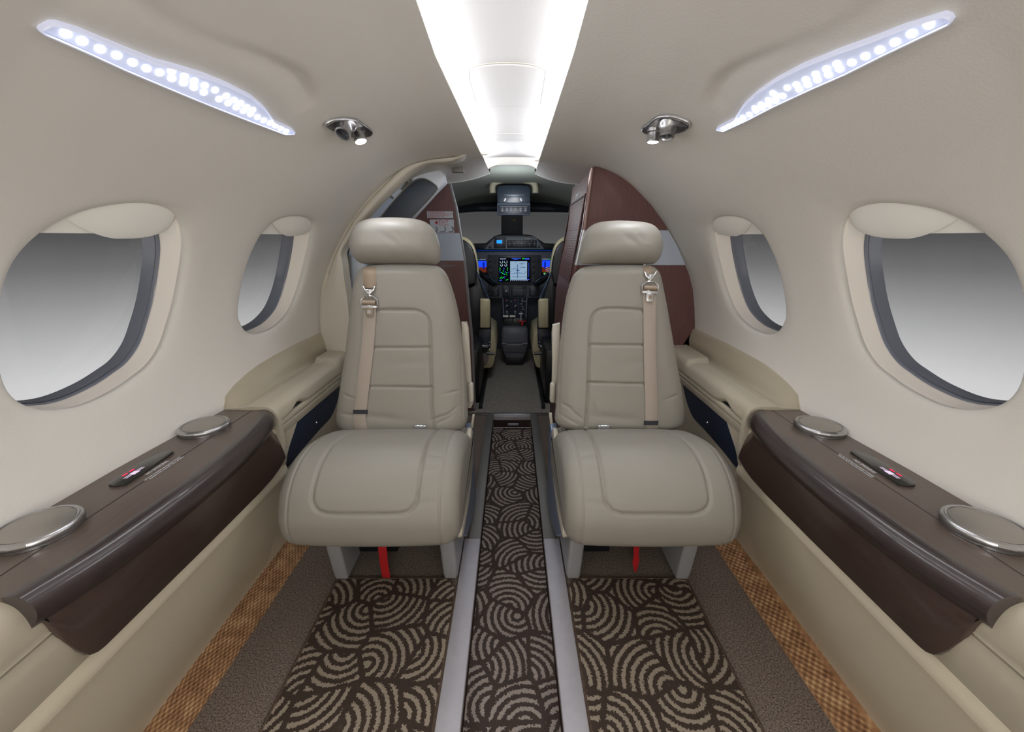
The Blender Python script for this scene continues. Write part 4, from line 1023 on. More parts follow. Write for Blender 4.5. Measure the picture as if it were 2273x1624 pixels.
    aF = arc_of_Z(.325); aM = arc_of_Y(.80); aB = arc_of_Y(.955); aBB = arc_of_Y(1.02)
    XG = np.repeat(xs[None, :], n, 0); AG = np.repeat(al[:n, None], nx, 1)
    disp = np.repeat(front_bulge[None, :], n, 0) * np.clip((.42 - np.abs(AG - aM)) / .2, 0, 1)
    L, R = cx - .104, cx + .104
    oL, oR = (1, 0) if s_in > 0 else (0, 1)
    ip = smoothcurve([(L + .030 * oL, aBB), (L + .022 * oL, aB), (L + .006 * oL, aB + (aM - aB) * .4), (L - .002, aM), (L - .002, aF - .035), (L + .006, aF - .012), (L + .03, aF), (cx, aF + .001), (R - .03, aF), (R - .006, aF - .012), (R + .002, aF - .035), (R + .002, aM), (R - .006 * oR, aB + (aM - aB) * .4), (R - .022 * oR, aB), (R - .030 * oR, aBB)], 60)
    cr = [(L + .020 * oL, aB + .012), (R - .020 * oR, aB + .012)]
    st1 = [(cx + s_in * .150, a) for a in np.linspace(aBB, aF + .09, 20)]; st2 = [(cx - s_in * .155, a) for a in np.linspace(aM - .05, aF + .09, 20)]
    for (pl_, dep, w) in ((ip, .0048, .0034), (cr, .0014, .002), (st1, .0028, .0024), (st2, .0022, .0024)):
        best = np.full(XG.shape, 1e9)
        for (a, b_) in zip(pl_[:-1], pl_[1:]):
            a = np.array(a); b_ = np.array(b_); d = b_ - a; LL = max(np.dot(d, d), 1e-12)
            tt = np.clip(((XG - a[0]) * d[0] + (AG - a[1]) * d[1]) / LL, 0, 1); best = np.minimum(best, np.hypot(XG - a[0] - tt * d[0], AG - a[1] - tt * d[1]))
        disp -= dep * np.exp(-(best / w) ** 2)
    for (dx, a0, an, ln, w, dep) in ((s_in * .125, aM + .06, .3 * sg, .025, .006, .002), (s_in * .13, aM + .02, -.2 * sg, .02, .005, .0015), (.03, aB + .05, .1, .05, .012, .0015), (s_in * .12, aF - .02, .2 * sg, .03, .006, .0018), (-.08, aB, .5, .03, .006, .0012), (.0, aM, .0, .12, .03, -.004)):
        ca, sa = math.cos(an), math.sin(an); x = (XG - cx - dx) * ca + (AG - a0) * sa; y = -(XG - cx - dx) * sa + (AG - a0) * ca
        disp -= dep * np.exp(-(x / ln) ** 2 - (y / w) ** 2)
    g = P(); rows = []
    Yg = c[:, 0][:, None] + nr[:, 0][:, None] * (disp - inset[None, :]); Zg = c[:, 1][:, None] + nr[:, 1][:, None] * (disp - inset[None, :])
    tp = .13 * np.clip((Yg - .82) / .2, 0, 1) ** 1.5; XW = np.where((XG - cx) * s_in < 0, cx + (XG - cx) * (1 - tp), XG)
    b = g.bm; Fv = [[b.verts.new((XW[i, j], Yg[i, j], Zg[i, j])) for j in range(nx)] for i in range(n)]
    for i in range(n):
        for j in range(nx - 1): b.faces.new((Fv[i][j], Fv[(i + 1) % n][j], Fv[(i + 1) % n][j + 1], Fv[i][j + 1]))
    b.faces.new([Fv[i][0] for i in range(n)]); b.faces.new([Fv[i][-1] for i in range(n)][::-1])
    bmesh.ops.recalc_face_normals(b, faces=b.faces)
    cu = g.done('seat_cushion', LEATHER, root, ang=70)
    # stitches on the cushion
    cc = lambda x, a: (x, np.interp(a, al, c[:, 0]) + 0, np.interp(a, al, c[:, 1]))
    g = P()
    for off in (-.0035, .0035):
        aa = np.linspace(aM - .08, aF + .09, 90)
        for i in range(0, 88, 2):
            x = cx + s_in * .150 + off; pts = []
            for a in (aa[i], aa[i + 1]):
                e_ = min(max((hw - abs(x - cx)) / rr_, 0), 1); ins_ = .034 * (1 - math.sqrt(1 - (1 - e_) ** 2)); ny, nz = np.interp(a, al, nr[:, 0]), np.interp(a, al, nr[:, 1])
                pts.append((x, np.interp(a, al, c[:, 0]) - ny * ins_, np.interp(a, al, c[:, 1]) - nz * ins_))
            g.tube(pts, .0006, 4)
    o = g.done('stitching', STITCH, cu); o['kind'] = 'stuff'
    # ---- aisle-side cream shroud and blue grey fairing
    xa = cx + s_in * (HW - .012)
    shp = [(1.05, .32), (1.02, .352), (.99, .352), (.965, .33), (.92, .30), (.86, .285), (.80, .27), (.765, .250), (.748, .225), (.757, .208), (.80, .202), (.88, .20), (.98, .22), (1.05, .25)]
    sc_ = smoothcurve(shp, 50, closed=True); xo = xa + s_in * .010
    g = P(); g.prism([(xa - s_in * .004, q[0], q[1]) for q in sc_], (s_in * .013, 0, 0), .0035, 3); g.done('side_shroud', PLAS, root, ang=50)
    # legs
    for nm, xc, w, inner_ in (('inner', s_in * -1 * 0 + sg * .159, .038, True), ('outer', sg * .441, .036, False)):
        yb = 1.16 if inner_ else 1.02
        side = [(.838, .010), (.832, .03), (.812, .16), (.80, .215), (.90, .225), (yb, .225), (yb, .05), (yb - .03, .010)] if not inner_ else [(.838, .012), (.830, .05), (.806, .17), (.79, .225), (.95, .235), (yb, .24), (yb + .03, .10), (yb, .012)]
        g = P(); g.prism([(xc - w / 2, q[0], q[1]) for q in side], (w, 0, 0), .009 if inner_ else .006, 4); g.done('leg', LEGM, root, ang=50)
    g = P(); x_a, x_b = sorted((cx + s_in * .152, cx + s_in * .176)); g.prism([(x_a, q[0], q[1]) for q in ((.80, .18), (.90, .09), (1.05, .03), (1.16, .02), (1.16, .30), (1.0, .30), (.80, .22))], (x_b - x_a, 0, 0), .005, 3); g.done('side_fairing', BLUEM, root, ang=50)
    g = P(); g.box((cx - .16, .80, .19), (cx + .16, 1.15, .216), .006); g.box((cx - .13, .92, .02), (cx - .02 if sg < 0 else cx - .02, .98, .20), .005)
    g.done('seat_pan', BLACK, root)
    g = P(); q = [(.0, .0), (.035, -.006), (.07, -.004), (.10, .0)]
    g.prism([(cx - .045 + a, .775, .212 + z * 1.3) for a, z in q] + [(cx + .055, .775, .222), (cx - .045, .775, .222)], (0, .04, 0)); g.done('bag_edge', mat('vest_bag', (200, 200, 205), .4) if sg < 0 else bpy.data.materials['vest_bag'], root)
    g = P()
    if sg < 0: a, b_ = onY(848, 1203, .80), onY(858, 1281, .835); g.ribbon([a, (a * .5 + b_ * .5) + (0, -.004, 0), b_], [(0, -1, 0)] * 3, .021, .0015)
    else: a, b_ = onY(1414, 1203, .84), onY(1411, 1268, .86); g.ribbon([a, a * .6 + b_ * .4, a * .35 + b_ * .65, b_], [(0, -1, 0), (.3, -1, 0), (.2, -1, 0), (0, -1, 0)], [.018, .014, .02, .006], .0015)
    g.done('pull_strap', RED, root)
    # ---- aisle side recline handle, cream upright plate behind the backrest edge
    if sg < 0: pz = [(1024, 716), (1036, 716), (1040, 730), (1044, 800), (1048, 880), (1050, 897), (1046, 906), (1038, 906), (1034, 880)]
    else: pz = [(1244, 718), (1228, 722), (1226, 740), (1227, 800), (1226, 870), (1229, 890), (1236, 900), (1242, 880)]
    q = [onY(x, y, 1.13) for x, y in pz]; g = P(); g.prism([tuple(p) for p in q], (0, .022, 0), .003); g.done('armrest_plate', PLAS, root, ang=50)
    bx = 1046 if sg < 0 else 1227
    a = onY(bx - sg * 0, 862, 1.12); g = P(); g.box((a[0] - .008, 1.10, a[2] - .04), (a[0] + .008, 1.13, a[2] + .02), .0075, 4); g.done('armrest_pivot', PLAS, root, ang=60)
    lv = [(1049, 921), (1054, 921), (1050, 950), (1044, 950)] if sg < 0 else [(1219, 918), (1226, 918), (1228, 941), (1222, 942)]
    q = [onY(x, y, 1.06) for x, y in lv]; g = P(); g.prism([tuple(p) for p in q], (0, .010, 0), .002); g.done('recline_lever', PLAS, root)
    # ---- shoulder harness
    if sg < 0: bl = [(822, 592), (823, 615), (824, 640), (824, 660), (824, 690), (823, 720), (820, 760), (816, 800), (810, 850), (804, 900), (801, 930), (806, 955), (816, 972)]
    else: bl = [(1437, 589), (1438, 605), (1439, 620), (1440, 640), (1440, 670), (1440, 700), (1440, 760), (1441, 820), (1443, 880), (1444, 930), (1446, 950), (1447, 966)]
    pts = smoothcurve([uv(*q) for q in bl], 60); mid = [surf(u_, v_) + N * (.0015 + .0025 * math.sin(i / 59 * math.pi)) for i, (u_, v_) in enumerate(pts)]
    # split at the buckle
    ybk = 672 if sg < 0 else 640
    vb = uv(822, ybk)[1]
    lower = [m for m, q in zip(mid, pts) if q[1] < vb + .004]; upper = [m for m, q in zip(mid, pts) if q[1] > vb + .034]
    g = P(); g.ribbon(lower, [N] * len(lower), .0315, .0016); hb = g.done('shoulder_belt', STRAP, root, ang=60)
    wu = [.033 if i < len(upper) * .75 else .033 - .016 * (i / len(upper) - .75) / .25 for i in range(len(upper))]
    if sg > 0: wu = [.026 if i < len(upper) * .3 else .026 - .0 * i for i in range(len(upper))]
    g = P(); g.ribbon(upper, [N] * len(upper), wu, .002); g.done('upper_strap', STRAP_D, hb, ang=60)
    # buckle
    bu = uv(824 if sg < 0 else 1440, ybk); C = surf(bu[0], bu[1]) + N * .006; K = 1.0
    def q_(u_, v_, w_=0): return C + U * u_ * K + V * v_ * K + N * w_
    g = P()
    fr = [q_(-.019, -.010), q_(.019, -.011), q_(.021, .006), q_(.010, .016), q_(-.010, .016), q_(-.021, .006)]
    g.tube(fr, .0022, 8, closed=True); g.prism([q_(-.018, -.013, .001), q_(.018, -.014, .001), q_(.018, -.007, .001), q_(-.018, -.006, .001)], tuple(N * .003), .0008)
    g.prism([q_(-.0165, .040, -.002), q_(-.012, .031, -.002), q_(-.004, .0205, -.002), q_(.004, .0205, -.002), q_(.012, .031, -.002), q_(.0165, .040, -.002), q_(.013, .041, -.002), q_(.009, .033, -.002), q_(-.009, .033, -.002), q_(-.013, .041, -.002)], tuple(N * .003), .0008)
    g.tube([q_(0, .016), q_(0, .023)], .003, 8)
    g.lathe([(.004, 0), (.004, .0045), (0, .005)], q_(0, .026), tuple(N), 14)
    bk = g.done('harness_buckle', CHROME, hb, ang=40)
    g = P(); g.tube([q_(-.0165, .000, .003), q_(.0165, -.001, .003)], .0062, 12); g.done('webbing_roll', STRAP_D, hb)
    g = P(); tg = [q_(-.009, -.012, .002), q_(.009, -.012, .002), q_(.010, -.016, .002), q_(.0095, -.030, .002), q_(.007, -.034, .002), q_(-.007, -.034, .002), q_(-.0095, -.030, .002), q_(-.010, -.016, .002)]
    g.prism(tg, tuple(N * .003), .001); g.done('buckle_tongue', mat('tongue_beige', (128, 118, 100), .35) if sg < 0 else METAL, hb)
    g = P(); g.prism([q_(-.0042, -.019, .0052), q_(.0042, -.019, .0052), q_(.0042, -.0275, .0052), q_(-.0042, -.0275, .0052)], tuple(N * .0003)); g.done('tongue_slot', mat('slot_grey', (170, 165, 165), .4) if sg < 0 else STRAP_D, hb)
    kp = uv(803 if sg < 0 else 1443, 912 if sg < 0 else 936); k0 = surf(*kp) + N * .003
    g = P(); g.ribbon([k0 - V * .0055, k0, k0 + V * .0055], [N] * 3, .037, .0028); g.done('belt_keeper', STRAP_B, hb)
    # lap belt pieces in the gap
    bx, by = (936, 969) if sg < 0 else (1338, 966)
    q = onY(bx, by, .955); q = np.array((q[0], .950, float(np.interp(.950, c[:90, 0][::-1], c[:90, 1][::-1])) + .008))
    g = P(); g.box((q[0] - .016, .945, q[2] - .008), (q[0] + .016, .965, q[2] + .010), .003, 3); lb = g.done('lap_buckle', CHROME, root, ang=50)
    g = P(); e_ = onY(bx + (50 if sg < 0 else -50), by - 2, .985); g.ribbon([q + (.012 * (1 if sg < 0 else -1), .01, 0), (q + e_) / 2 + (0, .01, .003), e_], [(0, -.4, 1)] * 3, .02, .002); g.done('lap_belt', STRAP_D, root); g = P()
    e2 = onY(795 if sg < 0 else 1495, 962, .975); e3 = onY(835 if sg < 0 else 1450, 972, .955); g.ribbon([e3, (e2 + e3) / 2, e2], [(0, -.4, 1)] * 3, .022, .002); g.done('lap_belt', STRAP_D, root)
for sg in (-1, 1): build_seat(sg)
# ================================================================ LED wash lights on the side walls
def led_bar(sg):
    sd = 'left' if sg < 0 else 'right'
    # outline on the right-hand picture side (left one mirrored to it)
    if sg > 0: O = [(1590, 288), (1592, 283), (1628, 265), (1650, 232), (1680, 205), (1720, 178), (1780, 147), (1860, 115), (1930, 90), (2000, 62), (2060, 42), (2095, 31), (2112, 36), (2117, 45), (2108, 55), (2040, 87), (1960, 125), (1880, 165), (1800, 200), (1720, 237), (1660, 268), (1608, 292)]
    else: O = [(653, 298), (656, 293), (648, 286), (612, 270), (590, 240), (560, 215), (510, 190), (460, 170), (400, 152), (350, 139), (290, 115), (230, 90), (180, 68), (130, 52), (113, 50), (88, 62), (86, 68), (100, 78), (190, 117), (280, 158), (380, 200), (470, 237), (560, 272), (632, 299)]
    C = [hit(x, y, -.006) for x, y in O]
    cen = sum(C) / len(C)
    _u, _s_, _vt = np.linalg.svd(np.array(C) - cen); pn = _vt[2]
    C = [onPlane(x, y, cen, pn) for x, y in O]; cen = sum(C) / len(C)
    root = thing('led_light_bar', 'long clear LED wash light glowing white on the upper %s wall' % sd, 'light', tuple(cen), 'LED wash lights above the large windows')
    C = [np.array(p) for p in C]
    nrm = pn if np.dot(pn, np.array((-cen[0], 0, ZC - cen[2]))) > 0 else -pn
    g = P(); b = g.bm
    nC = len(C); I_ = []
    for i_ in range(nC):
        e1_ = C[i_] - C[i_ - 1]; e2_ = C[(i_ + 1) % nC] - C[i_]; t_ = e1_ / np.linalg.norm(e1_) + e2_ / np.linalg.norm(e2_); w_ = np.cross(nrm, t_); w_ /= np.linalg.norm(w_)
        I_.append(w_)
    if sum(np.dot(I_[i_], cen - C[i_]) for i_ in range(nC)) < 0: I_ = [-w_ for w_ in I_]
    IN = [C[i_] + I_[i_] * .0032 for i_ in range(nC)]
    rows = [[p - nrm * .012 for p in C], [p - nrm * .001 for p in C], [p + nrm * .0015 for p in C], [C[i_] + I_[i_] * .0022 + nrm * .003 for i_ in range(nC)], [p + nrm * .001 for p in IN]]
    g.grid(rows, cv=True); g.done('light_frame', mat('lens_rim', (205, 208, 222), .25, emit=(200, 205, 235), estr=.35) if sg < 0 else bpy.data.materials['lens_rim'], root, ang=60)
    g = P(); b = g.bm; b.faces.new([b.verts.new(p + nrm * .0022) for p in IN]); g.done('light_lens', glassy('lens_clear', (.97, .98, 1), .10, .25) if sg < 0 else bpy.data.materials['lens_clear'], root, smooth=False)
    g = P(); b = g.bm; b.faces.new([b.verts.new(p - nrm * .001) for p in IN]); g.done('reflector', mat('reflector', (215, 220, 235), .35, emit=(205, 212, 240), estr=.42) if sg < 0 else bpy.data.materials['reflector'], root, smooth=False)
    # two rows of lamps
    if sg > 0: rowsP = [[(2062, 55), (2024, 75), (1987, 94), (1953, 111), (1921, 125), (1891, 139), (1864, 153), (1839, 166), (1815, 177), (1793, 188), (1774, 198)], [(1858, 142), (1835, 153), (1811, 165), (1789, 177), (1768, 188), (1748, 195)], [(1722, 224), (1706, 232), (1692, 239), (1678, 246), (1664, 254), (1650, 261), (1640, 268), (1628, 273), (1617, 278), (1606, 284)], [(1738, 213), (1723, 213), (1706, 222), (1690, 232), (1676, 240)], [(1716, 207)]]
    else: rowsP = [[(147, 75), (183, 91), (223, 109), (260, 123), (295, 139), (326, 152), (355, 161), (382, 174), (408, 184), (431, 194), (453, 205)], [(382, 158), (410, 170), (432, 180), (455, 190), (478, 200)], [(487, 220), (507, 229), (525, 238), (541, 246), (557, 253), (572, 260), (586, 267), (600, 273), (612, 279), (624, 285), (636, 291)], [(503, 213), (520, 222), (535, 229), (548, 238), (562, 244)]]
    led = emis('led_white', (235, 240, 255), LED_E) if sg < 0 else bpy.data.materials['led_white']
    first = None
    for row in rowsP:
        for (x, y) in row:
            p = onPlane(x, y, cen - nrm * .0008, nrm)
            if first is None:
                g = P(); g.lathe([(.0, .0018), (.0035, .0015), (.0050, .0008), (.0056, 0)][::-1], tuple(p), tuple(nrm), 14, cap=True)
                first = g.done('led_lamp', led, root, ang=80); p_first = p
            else:
                c = first.copy(); COL.objects.link(c); c.parent = root; c.location = Vector(p - p_first)
    # the light this bar throws into the cabin, plus an added unseen copy aft
    for yy in (0, -1.0):
        ld = bpy.data.lights.new('wash_lamp', 'AREA'); ld.shape = 'RECTANGLE'; ld.size = .50; ld.size_y = .05; ld.energy = WASH_E; ld.color = (.95, .96, 1)
        lo = bpy.data.objects.new('wash_lamp', ld); COL.objects.link(lo); lo.location = Vector(cen + nrm * .012) + Vector((0, yy, 0))
        ax = Vector(_vt[0]); zz_ = Vector(nrm) * -1; yx = zz_.cross(ax).normalized(); lo.rotation_euler = Matrix((ax, yx, ax.cross(yx))).transposed().to_euler()
        M3 = Matrix((ax, (-Vector(nrm)).cross(ax) * -1, Vector(nrm) * -1)).transposed()
        lo.rotation_euler = Vector(nrm).to_track_quat('-Z', 'Y').to_euler()
        d = (ax if abs(ax.y) > .3 else Vector((0, 1, 0))); zc_ = -Vector(nrm); xc_ = (d - zc_ * d.dot(zc_)).normalized(); yc_ = zc_.cross(xc_)
        lo.rotation_euler = Matrix((xc_, yc_, zc_)).transposed().to_euler()
for sg in (-1, 1): led_bar(sg)
# ================================================================ reading light + air nozzle units
def reader(sg):
    sd = 'left' if sg < 0 else 'right'
    if sg < 0: O = [(720, 277), (726, 271), (742, 264), (765, 262), (788, 264), (797, 268), (812, 278), (826, 289), (829, 294), (822, 301), (800, 303), (770, 300), (750, 294), (728, 283)]; nz, sp = (768, 283), (793, 290)
    else: O = [(1533, 278), (1530, 270), (1512, 262), (1490, 256), (1465, 257), (1452, 263), (1440, 273), (1426, 284), (1425, 290), (1436, 296), (1460, 298), (1490, 297), (1515, 292), (1528, 286)]; nz, sp = (1485, 281), (1453, 289)
    C = [hit(x, y, -.003) for x, y in smoothcurve(O, 60, closed=True)]; cen = sum(C) / len(C)
    root = thing('reading_light', 'chrome air nozzle and lit reading lamp unit on the upper %s wall' % sd, 'lamp', tuple(cen), 'reading lamps above the seats')
    nrm = np.array((-cen[0] * .75, -.15, ZC - cen[2])); nrm /= np.linalg.norm(nrm)
    g = P(); g.grid([[p - nrm * .008 for p in C], [p + nrm * .001 for p in C], [cen + (p - cen) * .95 + nrm * .0035 for p in C], [cen + (p - cen) * .88 + nrm * .0035 for p in C], [cen + (p - cen) * .80 + nrm * .0015 for p in C], [cen + (p - cen) * .01 + nrm * .0005 for p in C]], cv=True)
    g.done('bezel', METAL, root, ang=60)
    # nozzle
    c = hit(nz[0], nz[1] - 6, -.002)
    d = np.array((.08 * sg, -.62, -.75)) if sg < 0 else np.array((-.15, -.25, -1.0)); d /= np.linalg.norm(d)
    g = P(); g.lathe([(.0215, -.002), (.0205, .004), (.0175, .008), (.0155, .022), (.0165, .024), (.0165, .028), (.0135, .029), (.0125, .026), (.0115, .018), (0, .017)], tuple(c), tuple(d), 36); n_ = g.done('air_nozzle', METAL, root, ang=40)
    g = P(); g.lathe([(0, .0195), (.011, .0185)], tuple(c), tuple(d), 24, cap=False); g.done('nozzle_core', DARK, n_)
    c = hit(sp[0], sp[1], -.002)
    d = np.array((.35, -.22, -1.0)) if sg < 0 else np.array((-.05, -.05, -1.0)); d /= np.linalg.norm(d)
    g = P(); g.lathe([(.0165, -.004), (.0165, .004), (.0135, .006), (.0135, .019), (.0142, .021), (.0142, .025), (.0128, .0255)], tuple(c), tuple(d), 32, cap=False); s_ = g.done('spot_body', METAL, root, ang=40)
    g = P(); g.lathe([(0, .0248), (.0128, .0248)], tuple(c), tuple(d), 28, cap=False); g.done('spot_lens', emis('spot_white', (255, 252, 245), 12) if sg < 0 else bpy.data.materials['spot_white'], s_)
    ld = bpy.data.lights.new('reading_spot', 'SPOT'); ld.energy = SPOT_E; ld.spot_size = math.radians(95); ld.spot_blend = .8; ld.shadow_soft_size = .012; ld.color = (.93, .95, 1)
    lo = bpy.data.objects.new('reading_spot', ld); COL.objects.link(lo); lo.location = Vector(c + d * .03) - Vector(cen); lo.parent = s_
    lo.rotation_euler = Vector(d).to_track_quat('-Z', 'Y').to_euler()
    if sg > 0:
        g = P(); a = hit(1442, 308, -.012); g.tube(smoothcurve([hit(1444, 302, -.02), hit(1440, 310, -.02), hit(1440, 319, -.02)], 10), .0006, 6); g.done('loose_thread', WHITE, root)
for sg in (-1, 1): reader(sg)
# ================================================================ flight deck
CKW = mat('flight_deck_lining', (128, 132, 124), .7, bump=.15, bscale=300)
CKB = mat('flight_deck_dark_lining', (40, 46, 56), .6)
BLUEL = emis('flood_blue', (14, 60, 150), .4)
# ceiling shell of the flight deck
g = P(); rows = []
for Y in np.linspace(1.73, 3.15, 24):
    k = max(0, (Y - 1.88) / 1.27); row = []
    for a in np.linspace(-.62, math.pi + .62, 50):
        ca_, zz = math.cos(a), math.sin(a); x = (1 if ca_ > 0 else -1) * abs(ca_) ** .55 * (.66 - .04 * k)
        z = .56 + (.60 - .085 * k ** 4) * (abs(zz) ** .75) * (1 if zz > 0 else -1)
        row.append((x, Y, z))
    rows.append(row)
g.grid(rows); g.done('ceiling', CKW, kind='structure', label='grey green lining of the flight deck')
# bulkhead frame hiding the gap between cabin ceiling and flight deck
# windshield surround: header bar, sill and glass
YW = 3.1
root = thing('window_5', 'two-pane windshield beyond the flight deck', None, (0, YW, .85), kind='structure')
def P3(x, y, Y): return onY(x, y, Y)
g = P()
hb = [P3(x, y, 3.0) for x, y in ((960, 462), (1010, 462), (1060, 455), (1137, 452), (1215, 455), (1266, 460), (1320, 464))]; hb2 = [P3(x, y, 3.0) for x, y in ((960, 476), (1010, 473), (1060, 469), (1137, 469), (1215, 470), (1266, 471), (1320, 476))]
c1, c2 = smoothcurve(hb, 30), smoothcurve(hb2, 30)
g.grid([[a + (0, .16, .05), a, a * .5 + b_ * .5 + (0, -.015, 0), b_, b_ + (0, .16, .0)] for a, b_ in zip(c1, c2)]); g.done('header_bar', CKB, root, ang=70)
g = P(); q = [P3(1113, 466, 3.02), P3(1161, 466, 3.02), P3(1161, 545, 3.10), P3(1113, 545, 3.10)]; g.prism([tuple(p) for p in q], (0, .05, 0), .006); g.done('centre_post', mat('post_dark', (50, 56, 62), .5), root)
g = P(); a, b_, c, d = P3(940, 462, 3.1), P3(1330, 462, 3.1), P3(1330, 560, 3.35), P3(940, 560, 3.35); g.grid([[a, b_], [d, c]]); g.done('windshield_glass', PANE, root, smooth=False)
g = P(); a = P3(1142, 489, 3.02); g.tube([a + (-.012, -.008, -.002), a + (0, -.012, .006), a + (.012, -.008, -.002)], .004, 8); g.lathe([(.006, 0), (.005, .01), (0, .012)], tuple(a + (0, .0, 0)), (0, -1, 0), 12); g.done('compass_bracket', mat('brass', (200, 175, 140), .3, .8), root)
# walls either side of the windshield
for sg in (-1, 1):
    g = P(); x0, x1 = sorted((sg * .44, sg * .70)); g.box((x0, 2.98, .3), (x1, 3.16, 1.2)); g.done('trim_6' if sg < 0 else 'trim_7', CKB, kind='structure')
g = P(); g.box((-.62, 3.16, -.02), (.62, 3.2, .80)); g.done('wall_front', CKB, kind='structure')
# glareshield
def box_px(g, x0, y0, x1, y1, Y, dep=.02, bev=.002):
    a, b_ = onY(x0, y1, Y), onY(x1, y0, Y); g.box((a[0], Y, a[2]), (b_[0], Y + dep, b_[2]), bev); return g
def poly_px(g, pts, Y, dep=.02, bev=.002):
    g.prism([tuple(onY(x, y, Y)) for x, y in pts], (0, dep, 0), bev); return g
root = thing('glareshield', 'black glareshield with grey centre control panel below the windshield', 'glareshield', (0, 2.95, .75))
g = P(); poly_px(g, [(1000, 545), (1040, 541), (1078, 540), (1098, 524), (1110, 520), (1170, 520), (1184, 523), (1210, 540), (1240, 541), (1290, 545), (1290, 554), (1000, 554)], 2.96, .24, .006); g.done('shield_body', BLACK, root)
g = P(); poly_px(g, [(1075, 553), (1097, 527), (1103, 524), (1186, 524), (1191, 527), (1209, 553)], 2.945, .02, .003); gp = g.done('control_panel', mat('pod_grey', (118, 126, 140), .4), root)
g = P(); box_px(g, 1097, 527, 1123, 551, 2.942, .01); box_px(g, 1126, 533, 1192, 550, 2.942, .01); g.done('control_inset', DARK, gp)
g = P(); box_px(g, 1103, 532.5, 1115, 540, 2.940, .004, 0); g.done('small_display', emis('disp_blue', (40, 150, 255), 1.2), gp)
g = P(); box_px(g, 1162, 526.5, 1183, 532, 2.942, .004, 0); pl = g.done('name_plate', BLACK, gp)
a = onY(1164.5, 531.3, 2.9415); text('registration_text', 'N458LM', .0145, a, (1, 0, 0), (0, 0, 1), WHITE, gp, squash=.95)
g = P()
for i, x in enumerate((1131, 1142, 1158.5, 1176, 1187)):
    p = onY(x, 544, 2.941); g.lathe([(.0085, 0), (.008, .012), (.006, .014), (0, .014)], tuple(p), (0, -1, 0), 16)
k0 = g.done('knob', BLACK, gp)
g = P()
for x in (1131, 1142, 1158.5, 1176, 1187):
    p = onY(x, 540.3, 2.9415); g.box((p[0] - .007, 2.9405, p[2] - .001), (p[0] + .007, 2.9412, p[2] + .0012))
for x in range(1131, 1192, 7):
    p = onY(x, 536, 2.9415); g.box((p[0] - .003, 2.9405, p[2] - .001), (p[0] + .003, 2.9412, p[2] + .001))
g.done('panel_marking', WHITE, gp)
g = P(); box_px(g, 1086, 545, 1092, 551, 2.943, .01, .001); box_px(g, 1193, 544, 1199, 550, 2.943, .01, .001); g.done('speaker_slot', BLACK, gp)
# blue flood strips under the glareshield
g = P(); box_px(g, 1040, 554.5, 1240, 556.5, 2.99, .012, .001); g.done('flood_light', BLUEL, root)
